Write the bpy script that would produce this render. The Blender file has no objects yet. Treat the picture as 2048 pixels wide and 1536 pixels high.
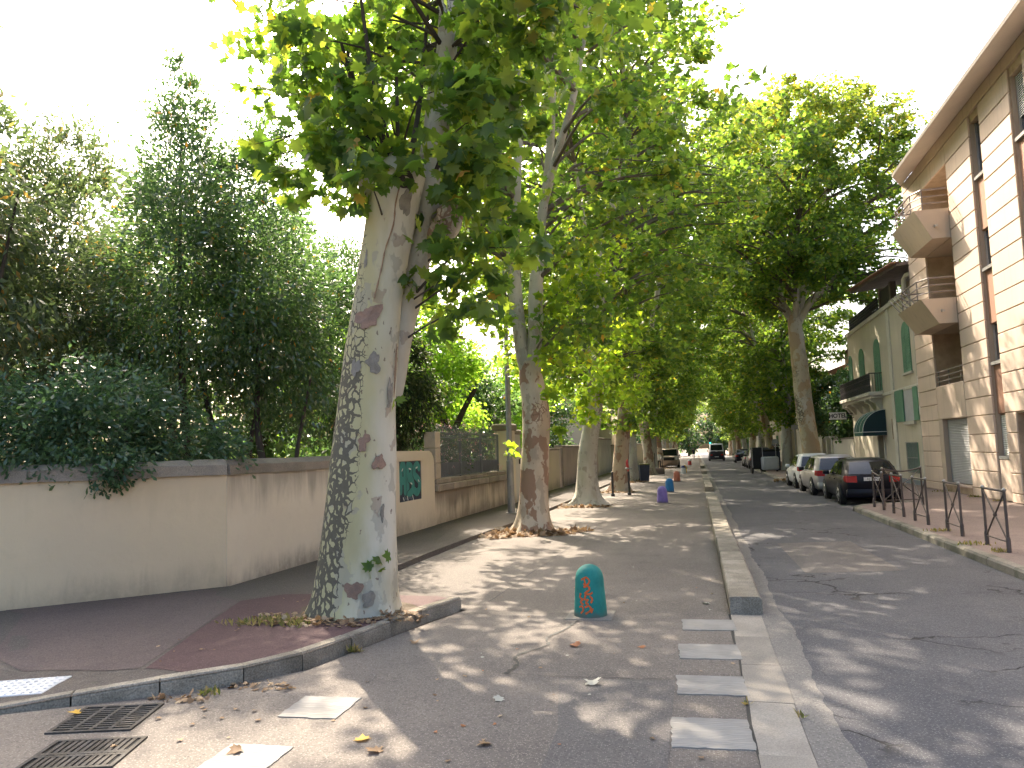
import bpy, bmesh, math, random
import numpy as np
from mathutils import Vector, Matrix
R = math.radians
scene = bpy.context.scene
C = scene.collection

# ---------------------------------------------------------------- camera
cam_d = bpy.data.cameras.new('camera'); cam = bpy.data.objects.new('camera', cam_d); C.objects.link(cam)
cam_d.sensor_width = 36.0; cam_d.lens = 1500.0 / 2048.0 * 36.0
cam_d.clip_start = 0.05; cam_d.clip_end = 2000.0
yaw, pitch, roll = R(13.582), R(5.1995), R(1.8)
fw = Vector((-math.sin(yaw) * math.cos(pitch), math.cos(yaw) * math.cos(pitch), math.sin(pitch)))
rt = Vector((math.cos(yaw), math.sin(yaw), 0)); up = rt.cross(fw)
r2 = math.cos(roll) * rt - math.sin(roll) * up
u2 = math.sin(roll) * rt + math.cos(roll) * up
cam.matrix_world = Matrix(((r2.x, u2.x, -fw.x, 0.0), (r2.y, u2.y, -fw.y, 0.0), (r2.z, u2.z, -fw.z, 1.95), (0, 0, 0, 1)))
scene.camera = cam

# ---------------------------------------------------------------- sky, sun, exposure
SUN_EL = R(44.0)
SUN = Vector((-0.516 * math.cos(SUN_EL), 0.857 * math.cos(SUN_EL), math.sin(SUN_EL))).normalized()
world = bpy.data.worlds.new('World'); scene.world = world; world.use_nodes = True
wn = world.node_tree
bg = wn.nodes['Background']
sky = wn.nodes.new('ShaderNodeTexSky'); sky.sky_type = 'NISHITA'; sky.sun_disc = False
sky.sun_elevation = SUN_EL; sky.sun_rotation = math.atan2(SUN.x, SUN.y)
sky.air_density = 1.0; sky.dust_density = 8.0; sky.ozone_density = 1.0; sky.altitude = 30
wn.links.new(sky.outputs[0], bg.inputs[0]); bg.inputs[1].default_value = 0.15
sd = bpy.data.lights.new('sun', 'SUN'); sd.energy = 3.6; sd.angle = R(0.55); sd.color = (1.0, 0.86, 0.69)
sun = bpy.data.objects.new('sun', sd); C.objects.link(sun)
sun.rotation_euler = SUN.to_track_quat('Z', 'Y').to_euler(); sun.location = (-20, 40, 40)
vs = scene.view_settings
vs.view_transform = 'Standard'; vs.look = 'None'; vs.gamma = 1.0; vs.use_curve_mapping = False
vs.exposure = 2.08
scene.render.engine = 'CYCLES'
cy = scene.cycles
cy.max_bounces = 6; cy.diffuse_bounces = 3; cy.glossy_bounces = 3; cy.transmission_bounces = 4; cy.transparent_max_bounces = 6
cy.use_adaptive_sampling = True; cy.adaptive_threshold = 0.025; cy.sample_clamp_indirect = 6.0; cy.use_denoising = True
cy.caustics_reflective = False; cy.caustics_refractive = False

# ---------------------------------------------------------------- mesh helpers
rng = np.random.default_rng(7)
random.seed(7)

class MB:
    """collects vertices and faces for one mesh"""
    def __init__(s): s.v = []; s.f = []
    def add(s, vs_, fs_):
        o = len(s.v); s.v += [tuple(p) for p in vs_]; s.f += [tuple(i + o for i in q) for q in fs_]; return s
    def box(s, x0, x1, y0, y1, z0, z1):
        return s.add([(x0,y0,z0),(x1,y0,z0),(x1,y1,z0),(x0,y1,z0),(x0,y0,z1),(x1,y0,z1),(x1,y1,z1),(x0,y1,z1)],
                     [(3,2,1,0),(4,5,6,7),(0,1,5,4),(1,2,6,5),(2,3,7,6),(3,0,4,7)])
    def cbox(s, x0, x1, y0, y1, z0, z1, c=0.01):
        """box with chamfered edges"""
        P = []
        for dz, e in ((z0, c), (z0 + c, 0), (z1 - c, 0), (z1, c)):
            a, b, p, q = x0 + e, x1 - e, y0 + e, y1 - e
            P += [(a + c*(e == 0), p, dz), (b - c*(e == 0), p, dz), (b, p + c*(e == 0), dz), (b, q - c*(e == 0), dz),
                  (b - c*(e == 0), q, dz), (a + c*(e == 0), q, dz), (a, q - c*(e == 0), dz), (a, p + c*(e == 0), dz)]
        F = [tuple(range(7, -1, -1)), tuple(range(24, 32))]
        for k in range(3):
            for i in range(8):
                j = (i + 1) % 8; F.append((k*8 + i, k*8 + j, k*8 + 8 + j, k*8 + 8 + i))
        return s.add(P, F)
    def prism(s, poly, z0, z1):
        n = len(poly)
        P = [(x, y, z0) for x, y in poly] + [(x, y, z1) for x, y in poly]
        F = [tuple(range(n - 1, -1, -1)), tuple(range(n, 2 * n))] + [(i, (i + 1) % n, n + (i + 1) % n, n + i) for i in range(n)]
        return s.add(P, F)
    def tube(s, pts, rad, n=8, cap=True, noise=None):
        pts = [Vector(p) for p in pts]
        if not hasattr(rad, '__len__'): rad = [rad] * len(pts)
        ref = None; P = []; F = []
        for i, p in enumerate(pts):
            t = (pts[min(i + 1, len(pts) - 1)] - pts[max(i - 1, 0)]).normalized()
            if ref is None:
                ref = Vector((1, 0, 0)) if abs(t.x) < 0.9 else Vector((0, 1, 0))
            u = (ref - t * ref.dot(t)).normalized(); w = t.cross(u); ref = u
            for k in range(n):
                a = 2 * math.pi * k / n; rr = rad[i] * (noise(i, a) if noise else 1)
                P.append(p + u * (math.cos(a) * rr) + w * (math.sin(a) * rr))
        for i in range(len(pts) - 1):
            for k in range(n):
                j = (k + 1) % n; F.append((i*n + k, i*n + j, (i+1)*n + j, (i+1)*n + k))
        if cap: F += [tuple(range(n - 1, -1, -1)), tuple(range((len(pts)-1)*n, len(pts)*n))]
        return s.add(P, F)
    def lathe(s, prof, n=20, cx=0, cy=0):
        P = []; F = []
        for r, z in prof:
            for k in range(n):
                a = 2*math.pi*k/n; P.append((cx + r*math.cos(a), cy + r*math.sin(a), z))
        for i in range(len(prof) - 1):
            for k in range(n):
                j = (k + 1) % n; F.append((i*n + k, i*n + j, (i+1)*n + j, (i+1)*n + k))
        F += [tuple(range(n - 1, -1, -1)), tuple(range((len(prof)-1)*n, len(prof)*n))]
        return s.add(P, F)
    def bar(s, a, b, w, h=None):
        """square bar between two points"""
        a, b = Vector(a), Vector(b); h = h or w; t = (b - a).normalized()
        r_ = Vector((0, 0, 1)) if abs(t.z) < 0.95 else Vector((1, 0, 0))
        u = t.cross(r_).normalized() * (w/2); q = t.cross(u).normalized() * (h/2)
        P = [a+u+q, a-u+q, a-u-q, a+u-q, b+u+q, b-u+q, b-u-q, b+u-q]
        return s.add(P, [(3,2,1,0),(4,5,6,7),(0,1,5,4),(1,2,6,5),(2,3,7,6),(3,0,4,7)])
    def xf(s, m):
        s.v = [tuple(m @ Vector(p)) for p in s.v]; return s
    def mesh(s, name, smooth=False):
        me = bpy.data.meshes.new(name); me.from_pydata(s.v, [], s.f)
        bm = bmesh.new(); bm.from_mesh(me); bmesh.ops.recalc_face_normals(bm, faces=bm.faces); bm.to_mesh(me); bm.free()
        if smooth:
            me.polygons.foreach_set('use_smooth', [True] * len(me.polygons))
            try: me.set_sharp_from_angle(angle=R(smooth if smooth > 1 else 40))
            except Exception: pass
        return me
    def build(s, name, mat, parent=None, kind=None, smooth=False, loc=None):
        return link(name, s.mesh(name, smooth), mat, parent, kind, loc)

def link(name, me, mat, parent=None, kind=None, loc=None, rot=None):
    o = bpy.data.objects.new(name, me); C.objects.link(o)
    if mat is not None and not (me.materials and me.materials[0]): me.materials.append(mat)
    if parent is not None: o.parent = parent
    if loc is not None: o.location = loc
    if rot is not None: o.rotation_euler = rot
    if kind: o['kind'] = kind
    return o
def tag(o, label, cat, group=None):
    o['label'] = label; o['category'] = cat
    if group: o['group'] = group
    return o
def thing(name, label, cat, loc=(0, 0, 0), rz=0.0, group=None):
    o = bpy.data.objects.new(name, None); C.objects.link(o); o.empty_display_size = 0.2
    o.location = loc; o.rotation_euler = (0, 0, rz); tag(o, label, cat, group); return o
def structure(name, me_or_mb, mat, smooth=False):
    me = me_or_mb.mesh(name, smooth) if isinstance(me_or_mb, MB) else me_or_mb
    return link(name, me, mat, kind='structure')
def copy_tree(o, parent=None):
    kids = list(o.children); c = o.copy(); C.objects.link(c); c.parent = parent
    for k in kids: copy_tree(k, c)
    return c
def np_mesh(name, V, Fc):
    """fast mesh from numpy arrays: V (n,3), Fc (m,k)"""
    me = bpy.data.meshes.new(name); k = Fc.shape[1]
    me.vertices.add(len(V)); me.vertices.foreach_set('co', np.ascontiguousarray(V, np.float32).ravel())
    me.loops.add(Fc.size); me.loops.foreach_set('vertex_index', np.ascontiguousarray(Fc, np.int32).ravel())
    me.polygons.add(len(Fc)); me.polygons.foreach_set('loop_start', np.arange(0, Fc.size, k, dtype=np.int32))
    try: me.polygons.foreach_set('loop_total', np.full(len(Fc), k, np.int32))
    except Exception: pass
    me.update(calc_edges=True); me.validate(); return me
def fill(pts, name='sheet'):
    """flat or gently sloping sheet from an outline of (x,y,z)"""
    bm = bmesh.new(); v = [bm.verts.new(p) for p in pts]
    e = [bm.edges.new((v[i], v[(i+1) % len(v)])) for i in range(len(v))]
    bmesh.ops.triangle_fill(bm, use_beauty=True, edges=e)
    for f in bm.faces:
        if f.normal.z < 0: f.normal_flip()
    me = bpy.data.meshes.new(name); bm.to_mesh(me); bm.free(); return me
def drape(me, onto, dz=0.004, cuts=6):
    """lay a flat sheet onto another mesh, a few millimetres above it"""
    from mathutils.bvhtree import BVHTree
    b0 = bmesh.new(); b0.from_mesh(onto); tree = BVHTree.FromBMesh(b0)
    bm = bmesh.new(); bm.from_mesh(me); bmesh.ops.subdivide_edges(bm, edges=bm.edges, cuts=cuts, use_grid_fill=True)
    for v in bm.verts:
        h = tree.ray_cast(Vector((v.co.x, v.co.y, 5)), Vector((0, 0, -1)))
        v.co.z = (h[0].z if h[0] is not None else 0.0) + dz
    bm.to_mesh(me); bm.free(); b0.free(); return me
def text_mesh(body, size, extr=0.002, bold=False):
    cu = bpy.data.curves.new('lettering', 'FONT'); cu.body = body; cu.size = size; cu.extrude = extr
    cu.align_x = 'CENTER'; cu.align_y = 'CENTER'; cu.offset = 0.035 * size if bold else 0
    o = bpy.data.objects.new('lettering', cu); C.objects.link(o); bpy.context.view_layer.update()
    me = bpy.data.meshes.new_from_object(o.evaluated_get(bpy.context.evaluated_depsgraph_get()))
    bpy.data.objects.remove(o); return me
def smooth_path(pts, n):
    """Catmull-Rom resample"""
    P = [Vector(p) for p in pts]; P = [2*P[0]-P[1]] + P + [2*P[-1]-P[-2]]; out = []
    for i in range(1, len(P) - 2):
        for k in range(n):
            t = k / n; a, b, c, d = P[i-1], P[i], P[i+1], P[i+2]
            out.append(0.5*((2*b) + (c-a)*t + (2*a-5*b+4*c-d)*t*t + (3*b-a-3*c+d)*t**3))
    out.append(P[-2]); return out

# ---------------------------------------------------------------- material helpers
class N:
    def __init__(s, name):
        s.m = bpy.data.materials.new(name); s.m.use_nodes = True; s.t = s.m.node_tree; s.b = s.t.nodes['Principled BSDF']
        s.out = s.t.nodes['Material Output']; s._c = None
    def new(s, k): return s.t.nodes.new(k)
    def lk(s, a, b): s.t.links.new(a, b)
    def put(s, sock, v):
        if isinstance(v, bpy.types.NodeSocket): s.lk(v, sock)
        elif isinstance(v, tuple) and len(v) == 3 and sock.type == 'RGBA': sock.default_value = (*v, 1)
        else: sock.default_value = v
    def co(s):
        if s._c is None:
            tc = s.new('ShaderNodeTexCoord'); s._tc = tc; s._c = tc.outputs['Object']
        return s._c
    def rnd(s): return s.new('ShaderNodeObjectInfo').outputs['Random']
    def shift(s):
        """object coordinates moved by the object's random number, so copies differ"""
        if not hasattr(s, '_s'):
            v = s.new('ShaderNodeVectorMath'); v.operation = 'ADD'; w = s.new('ShaderNodeVectorMath'); w.operation = 'SCALE'
            w.inputs[0].default_value = (37.0, 53.0, 71.0); s.lk(s.rnd(), w.inputs['Scale'])
            s.lk(s.co(), v.inputs[0]); s.lk(w.outputs[0], v.inputs[1]); s._s = v.outputs[0]
        return s._s
    def map(s, scale, vec=None, loc=(0, 0, 0)):
        m = s.new('ShaderNodeMapping'); s.lk(vec if vec is not None else s.co(), m.inputs[0]); m.inputs['Scale'].default_value = scale
        m.inputs['Location'].default_value = loc; return m.outputs[0]
    def noise(s, scale, detail=4, rough=0.55, vec=None, dist=0.0):
        n = s.new('ShaderNodeTexNoise'); n.inputs['Scale'].default_value = scale; n.inputs['Detail'].default_value = detail
        n.inputs['Roughness'].default_value = rough; n.inputs['Distortion'].default_value = dist
        s.lk(vec if vec is not None else s.shift(), n.inputs['Vector']); return n.outputs['Fac']
    def vor(s, scale, vec=None, feat='F1', out='Distance', rnd=1.0):
        n = s.new('ShaderNodeTexVoronoi'); n.feature = feat; n.inputs['Scale'].default_value = scale; n.inputs['Randomness'].default_value = rnd
        s.lk(vec if vec is not None else s.shift(), n.inputs['Vector']); return n.outputs[out]
    def wave(s, scale, vec=None, dist=0.0, kind='BANDS', axis='Z', detail=2, dscale=1.0):
        n = s.new('ShaderNodeTexWave'); n.wave_type = kind; n.inputs['Scale'].default_value = scale; n.inputs['Distortion'].default_value = dist
        n.inputs['Detail'].default_value = detail; n.inputs['Detail Scale'].default_value = dscale
        if kind == 'BANDS': n.bands_direction = axis
        else: n.rings_direction = axis
        s.lk(vec if vec is not None else s.co(), n.inputs['Vector']); return n.outputs['Fac']
    def math(s, op, a, b=0.0, clamp=False):
        n = s.new('ShaderNodeMath'); n.operation = op; n.use_clamp = clamp; s.put(n.inputs[0], a); s.put(n.inputs[1], b); return n.outputs[0]
    def step(s, v, a, b, lo=0.0, hi=1.0):
        n = s.new('ShaderNodeMapRange'); n.interpolation_type = 'SMOOTHSTEP'; s.put(n.inputs[0], v)
        n.inputs[1].default_value = a; n.inputs[2].default_value = b; n.inputs[3].default_value = lo; n.inputs[4].default_value = hi; return n.outputs[0]
    def mix(s, f, a, b, mode='MIX'):
        n = s.new('ShaderNodeMix'); n.data_type = 'RGBA'; n.blend_type = mode; n.clamp_factor = True
        s.put(n.inputs[0], f); s.put(n.inputs[6], a); s.put(n.inputs[7], b); return n.outputs[2]
    def ramp(s, f, stops):
        n = s.new('ShaderNodeValToRGB'); s.put(n.inputs[0], f); e = n.color_ramp.elements
        e[0].position, e[0].color = stops[0][0], (*stops[0][1], 1); e[1].position, e[1].color = stops[-1][0], (*stops[-1][1], 1)
        for p, c in stops[1:-1]:
            q = e.new(p); q.color = (*c, 1)
        return n.outputs[0]
    def xyz(s, vec=None):
        n = s.new('ShaderNodeSeparateXYZ'); s.lk(vec if vec is not None else s.co(), n.inputs[0]); return n.outputs
    def bump(s, h, strength, dist=0.01, prev=None):
        n = s.new('ShaderNodeBump'); s.put(n.inputs['Height'], h); n.inputs['Strength'].default_value = strength; n.inputs['Distance'].default_value = dist
        if prev is not None: s.lk(prev, n.inputs['Normal'])
        return n.outputs[0]
    def fin(s, col=None, rough=0.8, spec=0.3, metal=0.0, normal=None):
        if col is not None: s.put(s.b.inputs['Base Color'], col)
        s.put(s.b.inputs['Roughness'], rough); s.b.inputs['Specular IOR Level'].default_value = spec; s.put(s.b.inputs['Metallic'], metal)
        if normal is not None: s.lk(normal, s.b.inputs['Normal'])
        return s.m
def mul(c, k): return tuple(x * k for x in c)
def mat(name, c1, c2=None, scale=2.5, rough=0.8, fine=0.12, fscale=90.0, bump=0.15, bscale=60.0, bdist=0.01, spec=0.3, metal=0.0, rnd=0.12, detail=5):
    n = N(name); c2 = c2 or mul(c1, 0.75)
    col = n.mix(n.step(n.noise(scale, detail), 0.3, 0.7), c1, c2)
    f = n.noise(fscale, 2)
    col = n.mix(fine, col, n.ramp(f, [(0.3, (0, 0, 0)), (0.7, (1, 1, 1))]), 'OVERLAY')
    if rnd:
        k = n.math('ADD', n.math('MULTIPLY', n.rnd(), rnd * 2), 1 - rnd)
        col = n.mix(1.0, col, k, 'MULTIPLY')
    nm = n.bump(n.noise(bscale, 4), bump, bdist) if bump else None
    return n.fin(col, rough, spec, metal, nm)
# ---------------------------------------------------------------- materials
def asphalt(name, c, c2, stone, cracks=False, patch=0.5):
    n = N(name); P = n.co()
    col = n.mix(n.step(n.noise(0.45, 5, 0.6, P), 0.35, 0.68), c, c2)
    col = n.mix(n.step(n.noise(2.3, 4, 0.6, P), 0.52, 0.75, 0, patch), col, mul(c, 0.72))
    sp = n.vor(75, P, 'F1', 'Distance'); cell = n.vor(75, P, 'F1', 'Color')
    k = n.math('MULTIPLY', n.step(sp, 0.28, 0.5, 1, 0), n.step(n.xyz(cell)[0], 0.45, 0.75))
    col = n.mix(n.step(n.noise(0.9, 6, 0.7, n.map((1, 1, 1), P, (9, 4, 0))), 0.60, 0.72, 0, 0.35), col, mul(c, 0.62))
    col = n.mix(n.step(n.noise(7.0, 3, 0.6, P), 0.68, 0.74, 0, 0.45), col, mul(c, 0.5))
    col = n.mix(n.math('MULTIPLY', k, 0.75), col, stone)
    col = n.mix(n.math('MULTIPLY', n.step(n.xyz(cell)[1], 0.75, 0.9), 0.5), col, mul(c, 0.55))
    grit = n.noise(120, 3, 0.7, P)
    h = n.math('ADD', n.math('MULTIPLY', sp, -0.6), grit)
    nm = n.bump(h, 0.35, 0.006)
    if cracks:
        w = n.new('ShaderNodeVectorMath'); w.operation = 'ADD'; nn = n.new('ShaderNodeTexNoise'); nn.inputs['Scale'].default_value = 2.6; nn.inputs['Detail'].default_value = 5
        n.lk(P, nn.inputs['Vector']); sc = n.new('ShaderNodeVectorMath'); sc.operation = 'SCALE'; sc.inputs['Scale'].default_value = 0.55
        n.lk(nn.outputs['Color'], sc.inputs[0]); n.lk(P, w.inputs[0]); n.lk(sc.outputs[0], w.inputs[1])
        d = n.vor(1.0, n.map((0.36, 0.8, 1), w.outputs[0]), 'DISTANCE_TO_EDGE', 'Distance')
        keep = n.step(n.noise(0.5, 2, 0.5, P), 0.47, 0.56)
        cr = n.math('MULTIPLY', n.step(d, 0.004, 0.013, 1, 0), keep)
        col = n.mix(n.math('MULTIPLY', cr, 0.85), col, (0.012, 0.011, 0.010))
        nm = n.bump(n.math('SUBTRACT', 1.0, cr), 0.6, 0.012, nm)
    return n.fin(col, 0.85, 0.25, 0, nm)
M = {}
M['ped'] = asphalt('pale_asphalt', (0.130, 0.114, 0.100), (0.172, 0.151, 0.130), (0.30, 0.27, 0.23))
M['patch'] = asphalt('patch_asphalt', (0.112, 0.103, 0.096), (0.138, 0.126, 0.115), (0.24, 0.22, 0.20))
M['road'] = asphalt('road_asphalt', (0.076, 0.076, 0.082), (0.104, 0.102, 0.105), (0.21, 0.202, 0.195), cracks=True)
M['road2'] = asphalt('repair_asphalt', (0.085, 0.084, 0.088), (0.105, 0.103, 0.105), (0.20, 0.19, 0.185))
M['gutter'] = asphalt('gutter_asphalt', (0.155, 0.147, 0.135), (0.20, 0.188, 0.17), (0.33, 0.305, 0.27))
M['walk'] = asphalt('dark_asphalt', (0.090, 0.077, 0.067), (0.112, 0.095, 0.081), (0.19, 0.17, 0.155), patch=0.3)
M['red'] = asphalt('maroon_asphalt', (0.082, 0.048, 0.048), (0.098, 0.059, 0.058), (0.15, 0.10, 0.096), patch=0.25)
M['brown'] = asphalt('brown_asphalt', (0.105, 0.080, 0.074), (0.125, 0.096, 0.088), (0.18, 0.15, 0.14), patch=0.3)
M['redpave'] = asphalt('red_pavement', (0.19, 0.148, 0.13), (0.232, 0.182, 0.158), (0.30, 0.235, 0.205), patch=0.4)
M['soil'] = mat('soil', (0.13, 0.10, 0.07), (0.08, 0.065, 0.045), 1.2, 0.95, bump=0.5, bscale=25, bdist=0.03)
M['kerb'] = mat('kerb_concrete', (0.29, 0.26, 0.21), (0.18, 0.16, 0.125), 3.5, 0.9, fine=0.35, fscale=70, bump=0.45, bscale=45, bdist=0.012, rnd=0.22)
M['kerb_r'] = mat('kerb_weathered', (0.27, 0.24, 0.20), (0.14, 0.14, 0.105), 2.2, 0.9, fine=0.3, bump=0.4, bscale=45, rnd=0.2)
M['slab'] = mat('gutter_slab', (0.285, 0.26, 0.22), (0.22, 0.20, 0.172), 2.0, 0.85, fine=0.2, bump=0.2, rnd=0.12)
def swirl():
    n = N('crossing_paint'); P = n.shift()
    v = n.map((1.0, 1.0, 1.0), P)
    w = n.wave(11.0, n.map((0.35, 1.0, 1.0), P), 9.0, 'BANDS', 'Y', 1, 1.1)
    col = n.mix(n.step(n.noise(3, 5), 0.35, 0.7), (0.27, 0.26, 0.238), (0.205, 0.198, 0.182))
    col = n.mix(n.step(w, 0.25, 0.0, 0, 0.35), col, (0.25, 0.24, 0.225))
    col = n.mix(n.step(n.noise(14, 5, 0.7), 0.62, 0.72, 0, 0.6), col, (0.24, 0.22, 0.20))
    return n.fin(col, 0.8, 0.3, 0, n.bump(w, 0.6, 0.006))
M['swirl'] = swirl()
M['tactile'] = mat('white_tactile', (0.62, 0.63, 0.64), (0.50, 0.5, 0.5), 4, 0.7)
M['iron'] = mat('cast_iron', (0.075, 0.07, 0.065), (0.05, 0.044, 0.036), 8, 0.85, fine=0.3, spec=0.2)
M['drain_shade'] = mat('painted_drain_shade', (0.012, 0.012, 0.012), None, 3, 0.95)  # near-black colour painting the shade below the grate bars

def wallmat(name, c1, c2, dirt=0.0, top=0.0, zt=1.75, streak=0.0, dcol=(0.07, 0.062, 0.055)):
    """painted render in world coordinates; dirt creeps up from the foot, streaks run down from the coping"""
    n = N(name); P = n.co(); x, y, z = n.xyz(P)
    col = n.mix(n.step(n.noise(0.7, 4, 0.55, P), 0.35, 0.65), c1, c2)
    col = n.mix(n.step(n.noise(6, 5, 0.65, P), 0.5, 0.8, 0, 0.25), col, mul(c1, 0.8))
    st = n.noise(1.0, 7, 0.68, n.map((2.6, 2.6, 0.42), P), 0.6)
    big = n.noise(0.55, 3, 0.5, P)
    if dirt:
        d = n.step(n.math('ADD', z, n.math('MULTIPLY', n.math('ADD', n.math('SUBTRACT', st, 0.5), n.math('SUBTRACT', big, 0.5)), -0.9)), 0.02, 0.55, 1, 0)
        col = n.mix(n.math('MULTIPLY', n.math('MULTIPLY', d, n.step(n.noise(9, 5, 0.7, P), 0.2, 0.6, 0.5, 1.0)), dirt), col, dcol)
    if top:
        d = n.step(n.math('ADD', z, n.math('MULTIPLY', n.math('ADD', n.math('SUBTRACT', st, 0.5), n.math('SUBTRACT', big, 0.5)), 1.7)), zt - 0.75, zt + 0.05)
        col = n.mix(n.math('MULTIPLY', d, top), col, dcol)
    if streak:
        col = n.mix(n.math('MULTIPLY', n.step(st, 0.56, 0.72), streak), col, dcol)
    nm = n.bump(n.noise(45, 4, 0.6, P), 0.3, 0.01, n.bump(n.noise(3.0, 4, 0.6, P), 0.4, 0.04))
    return n.fin(col, 0.9, 0.2, 0, nm)
M['wall_yellow'] = wallmat('wall_yellow_render', (0.66, 0.53, 0.355), (0.625, 0.50, 0.34), dirt=0.35, top=0.10)
M['wall_pale'] = wallmat('wall_pale_render', (0.67, 0.60, 0.485), (0.64, 0.57, 0.46), dirt=0.6, top=0.5)
M['wall_cream'] = wallmat('wall_cream_render', (0.65, 0.57, 0.45), (0.62, 0.54, 0.43), dirt=0.4, top=0.08)
M['wall_stain'] = wallmat('wall_stained_render', (0.60, 0.52, 0.41), (0.56, 0.485, 0.385), dirt=0.6, top=0.65, zt=0.95, streak=0.2)
M['wall_pink'] = wallmat('wall_pink_render', (0.50, 0.40, 0.325), (0.47, 0.385, 0.32), dirt=0.5, top=0.2, zt=2.1)
M['wall_white'] = wallmat('wall_white_render', (0.58, 0.55, 0.50), (0.52, 0.49, 0.45), dirt=0.5, top=0.3, zt=2.3)
M['coping'] = mat('coping_cement', (0.29, 0.25, 0.205), (0.20, 0.175, 0.145), 1.6, 0.95, fine=0.25, bump=0.4, bscale=30, bdist=0.02)
M['stone'] = mat('pier_stone', (0.50, 0.42, 0.33), (0.42, 0.355, 0.29), 3, 0.9, bump=0.3)
M['rail'] = mat('grey_railing_paint', (0.17, 0.185, 0.205), (0.14, 0.15, 0.165), 6, 0.5, spec=0.4, rnd=0.05, bump=0.05)
M['lamp_steel'] = mat('galvanised_steel', (0.30, 0.30, 0.285), (0.24, 0.24, 0.23), 4, 0.5, metal=0.4, rnd=0, bump=0.05)
M['black'] = mat('black_paint', (0.025, 0.025, 0.027), (0.04, 0.038, 0.035), 5, 0.5, spec=0.4, rnd=0)
M['barrier'] = mat('brown_barrier_paint', (0.075, 0.062, 0.057), (0.10, 0.08, 0.07), 9, 0.5, spec=0.4, rnd=0.15, bump=0.05)

# --- bark of the plane trees
def bark(name, base, pale, dark, brown, side=None, net=0.5, brownk=0.45, sc=1.0, bth=0.63):
    n = N(name); P = n.shift() if side is None else n.co()
    x, y, z = n.xyz(n.co())
    wv = n.new('ShaderNodeVectorMath'); wv.operation = 'ADD'; nn = n.new('ShaderNodeTexNoise'); nn.inputs['Scale'].default_value = 7.0 * sc; nn.inputs['Detail'].default_value = 4
    n.lk(P, nn.inputs['Vector']); s2 = n.new('ShaderNodeVectorMath'); s2.operation = 'SCALE'; s2.inputs['Scale'].default_value = 0.16 / sc
    n.lk(nn.outputs['Color'], s2.inputs[0]); n.lk(P, wv.inputs[0]); n.lk(s2.outputs[0], wv.inputs[1]); W = wv.outputs[0]
    g = n.noise(1.1 * sc, 4, 0.55, n.map((1, 1, 0.45), P))
    if side is None: gk = n.step(g, 0.38, 0.62)
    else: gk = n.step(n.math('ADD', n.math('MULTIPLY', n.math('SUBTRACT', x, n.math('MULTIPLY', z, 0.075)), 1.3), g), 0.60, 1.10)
    col = n.mix(gk, base, pale)
    col = n.mix(n.step(n.noise(3.0 * sc, 4, 0.6, n.map((1, 1, 0.35), P)), 0.45, 0.7, 0, 0.45), col, mul(base, 0.78))
    # large faint grey-brown areas where old bark has just fallen
    a = n.step(n.noise(2.6 * sc, 3, 0.6, n.map((1.3, 1.3, 0.6), W)), 0.57, 0.60)
    col = n.mix(n.math('MULTIPLY', a, 0.55), col, mul(pale, 0.52))
    # brown plates
    b = n.step(n.noise(2.2 * sc, 3, 0.55, n.map((1.1, 1.1, 0.7), W, (5, 3, 2))), bth, bth + 0.02)
    col = n.mix(n.math('MULTIPLY', b, brownk), col, brown)
    # dark net of old bark with pale islands
    ed = n.vor(12.0 * sc, n.map((1.0, 1.0, 0.62), W), 'DISTANCE_TO_EDGE', 'Distance')
    big = n.noise(1.0 * sc, 3, 0.5, n.map((1, 1, 0.45), P))
    if side is None: th = n.step(big, 0.45, 0.75, -0.08, net * 0.42)
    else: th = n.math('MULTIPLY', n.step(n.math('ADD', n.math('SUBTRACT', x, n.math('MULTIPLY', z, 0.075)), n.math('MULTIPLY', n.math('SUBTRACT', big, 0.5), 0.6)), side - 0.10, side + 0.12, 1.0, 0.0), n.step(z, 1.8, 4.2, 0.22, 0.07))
    dk = n.step(n.math('SUBTRACT', n.math('SUBTRACT', th, 0.035), ed), -0.012, 0.012)
    col = n.mix(n.math('MULTIPLY', dk, 0.9), col, n.mix(n.noise(30, 3, 0.6, P), dark, mul(dark, 1.9)))
    # small flecks
    fl = n.step(n.vor(11.0 * sc, n.map((1, 1, 0.4), W), 'F1', 'Distance'), 0.12, 0.16, 1, 0)
    fl = n.math('MULTIPLY', fl, n.step(n.noise(1.7, 2, 0.5, P), 0.44, 0.5))
    col = n.mix(n.math('MULTIPLY', fl, 0.7), col, mul(brown, 0.6))
    h = n.math('ADD', n.math('MULTIPLY', dk, 0.6), n.math('ADD', n.math('MULTIPLY', b, 0.5), n.math('MULTIPLY', a, -0.3)))
    nm = n.bump(n.noise(26, 4, 0.6, n.map((1, 1, 0.4), P)), 0.25, 0.01, n.bump(h, 0.5, 0.012))
    return n.fin(col, 0.85, 0.2, 0, nm)
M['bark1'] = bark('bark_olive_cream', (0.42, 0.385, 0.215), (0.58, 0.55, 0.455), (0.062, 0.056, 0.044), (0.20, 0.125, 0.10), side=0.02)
M['bark2'] = bark('bark_brown_cream', (0.42, 0.325, 0.215), (0.52, 0.45, 0.34), (0.14, 0.09, 0.06), (0.25, 0.145, 0.09), net=0.8, brownk=0.85, sc=0.8, bth=0.52)
M['bark4'] = bark('bark_tan', (0.50, 0.42, 0.29), (0.56, 0.51, 0.41), (0.10, 0.085, 0.065), (0.40, 0.27, 0.15), net=0.75, brownk=0.7, sc=0.7, bth=0.50)
M['bark3'] = bark('bark_grey_cream', (0.42, 0.385, 0.30), (0.54, 0.51, 0.43), (0.10, 0.092, 0.075), (0.20, 0.14, 0.11), net=0.5)
M['plate_bark'] = mat('brown_bark_plate', (0.27, 0.18, 0.13), (0.20, 0.14, 0.11), 9, 0.9, bump=0.5, bscale=30)
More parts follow.
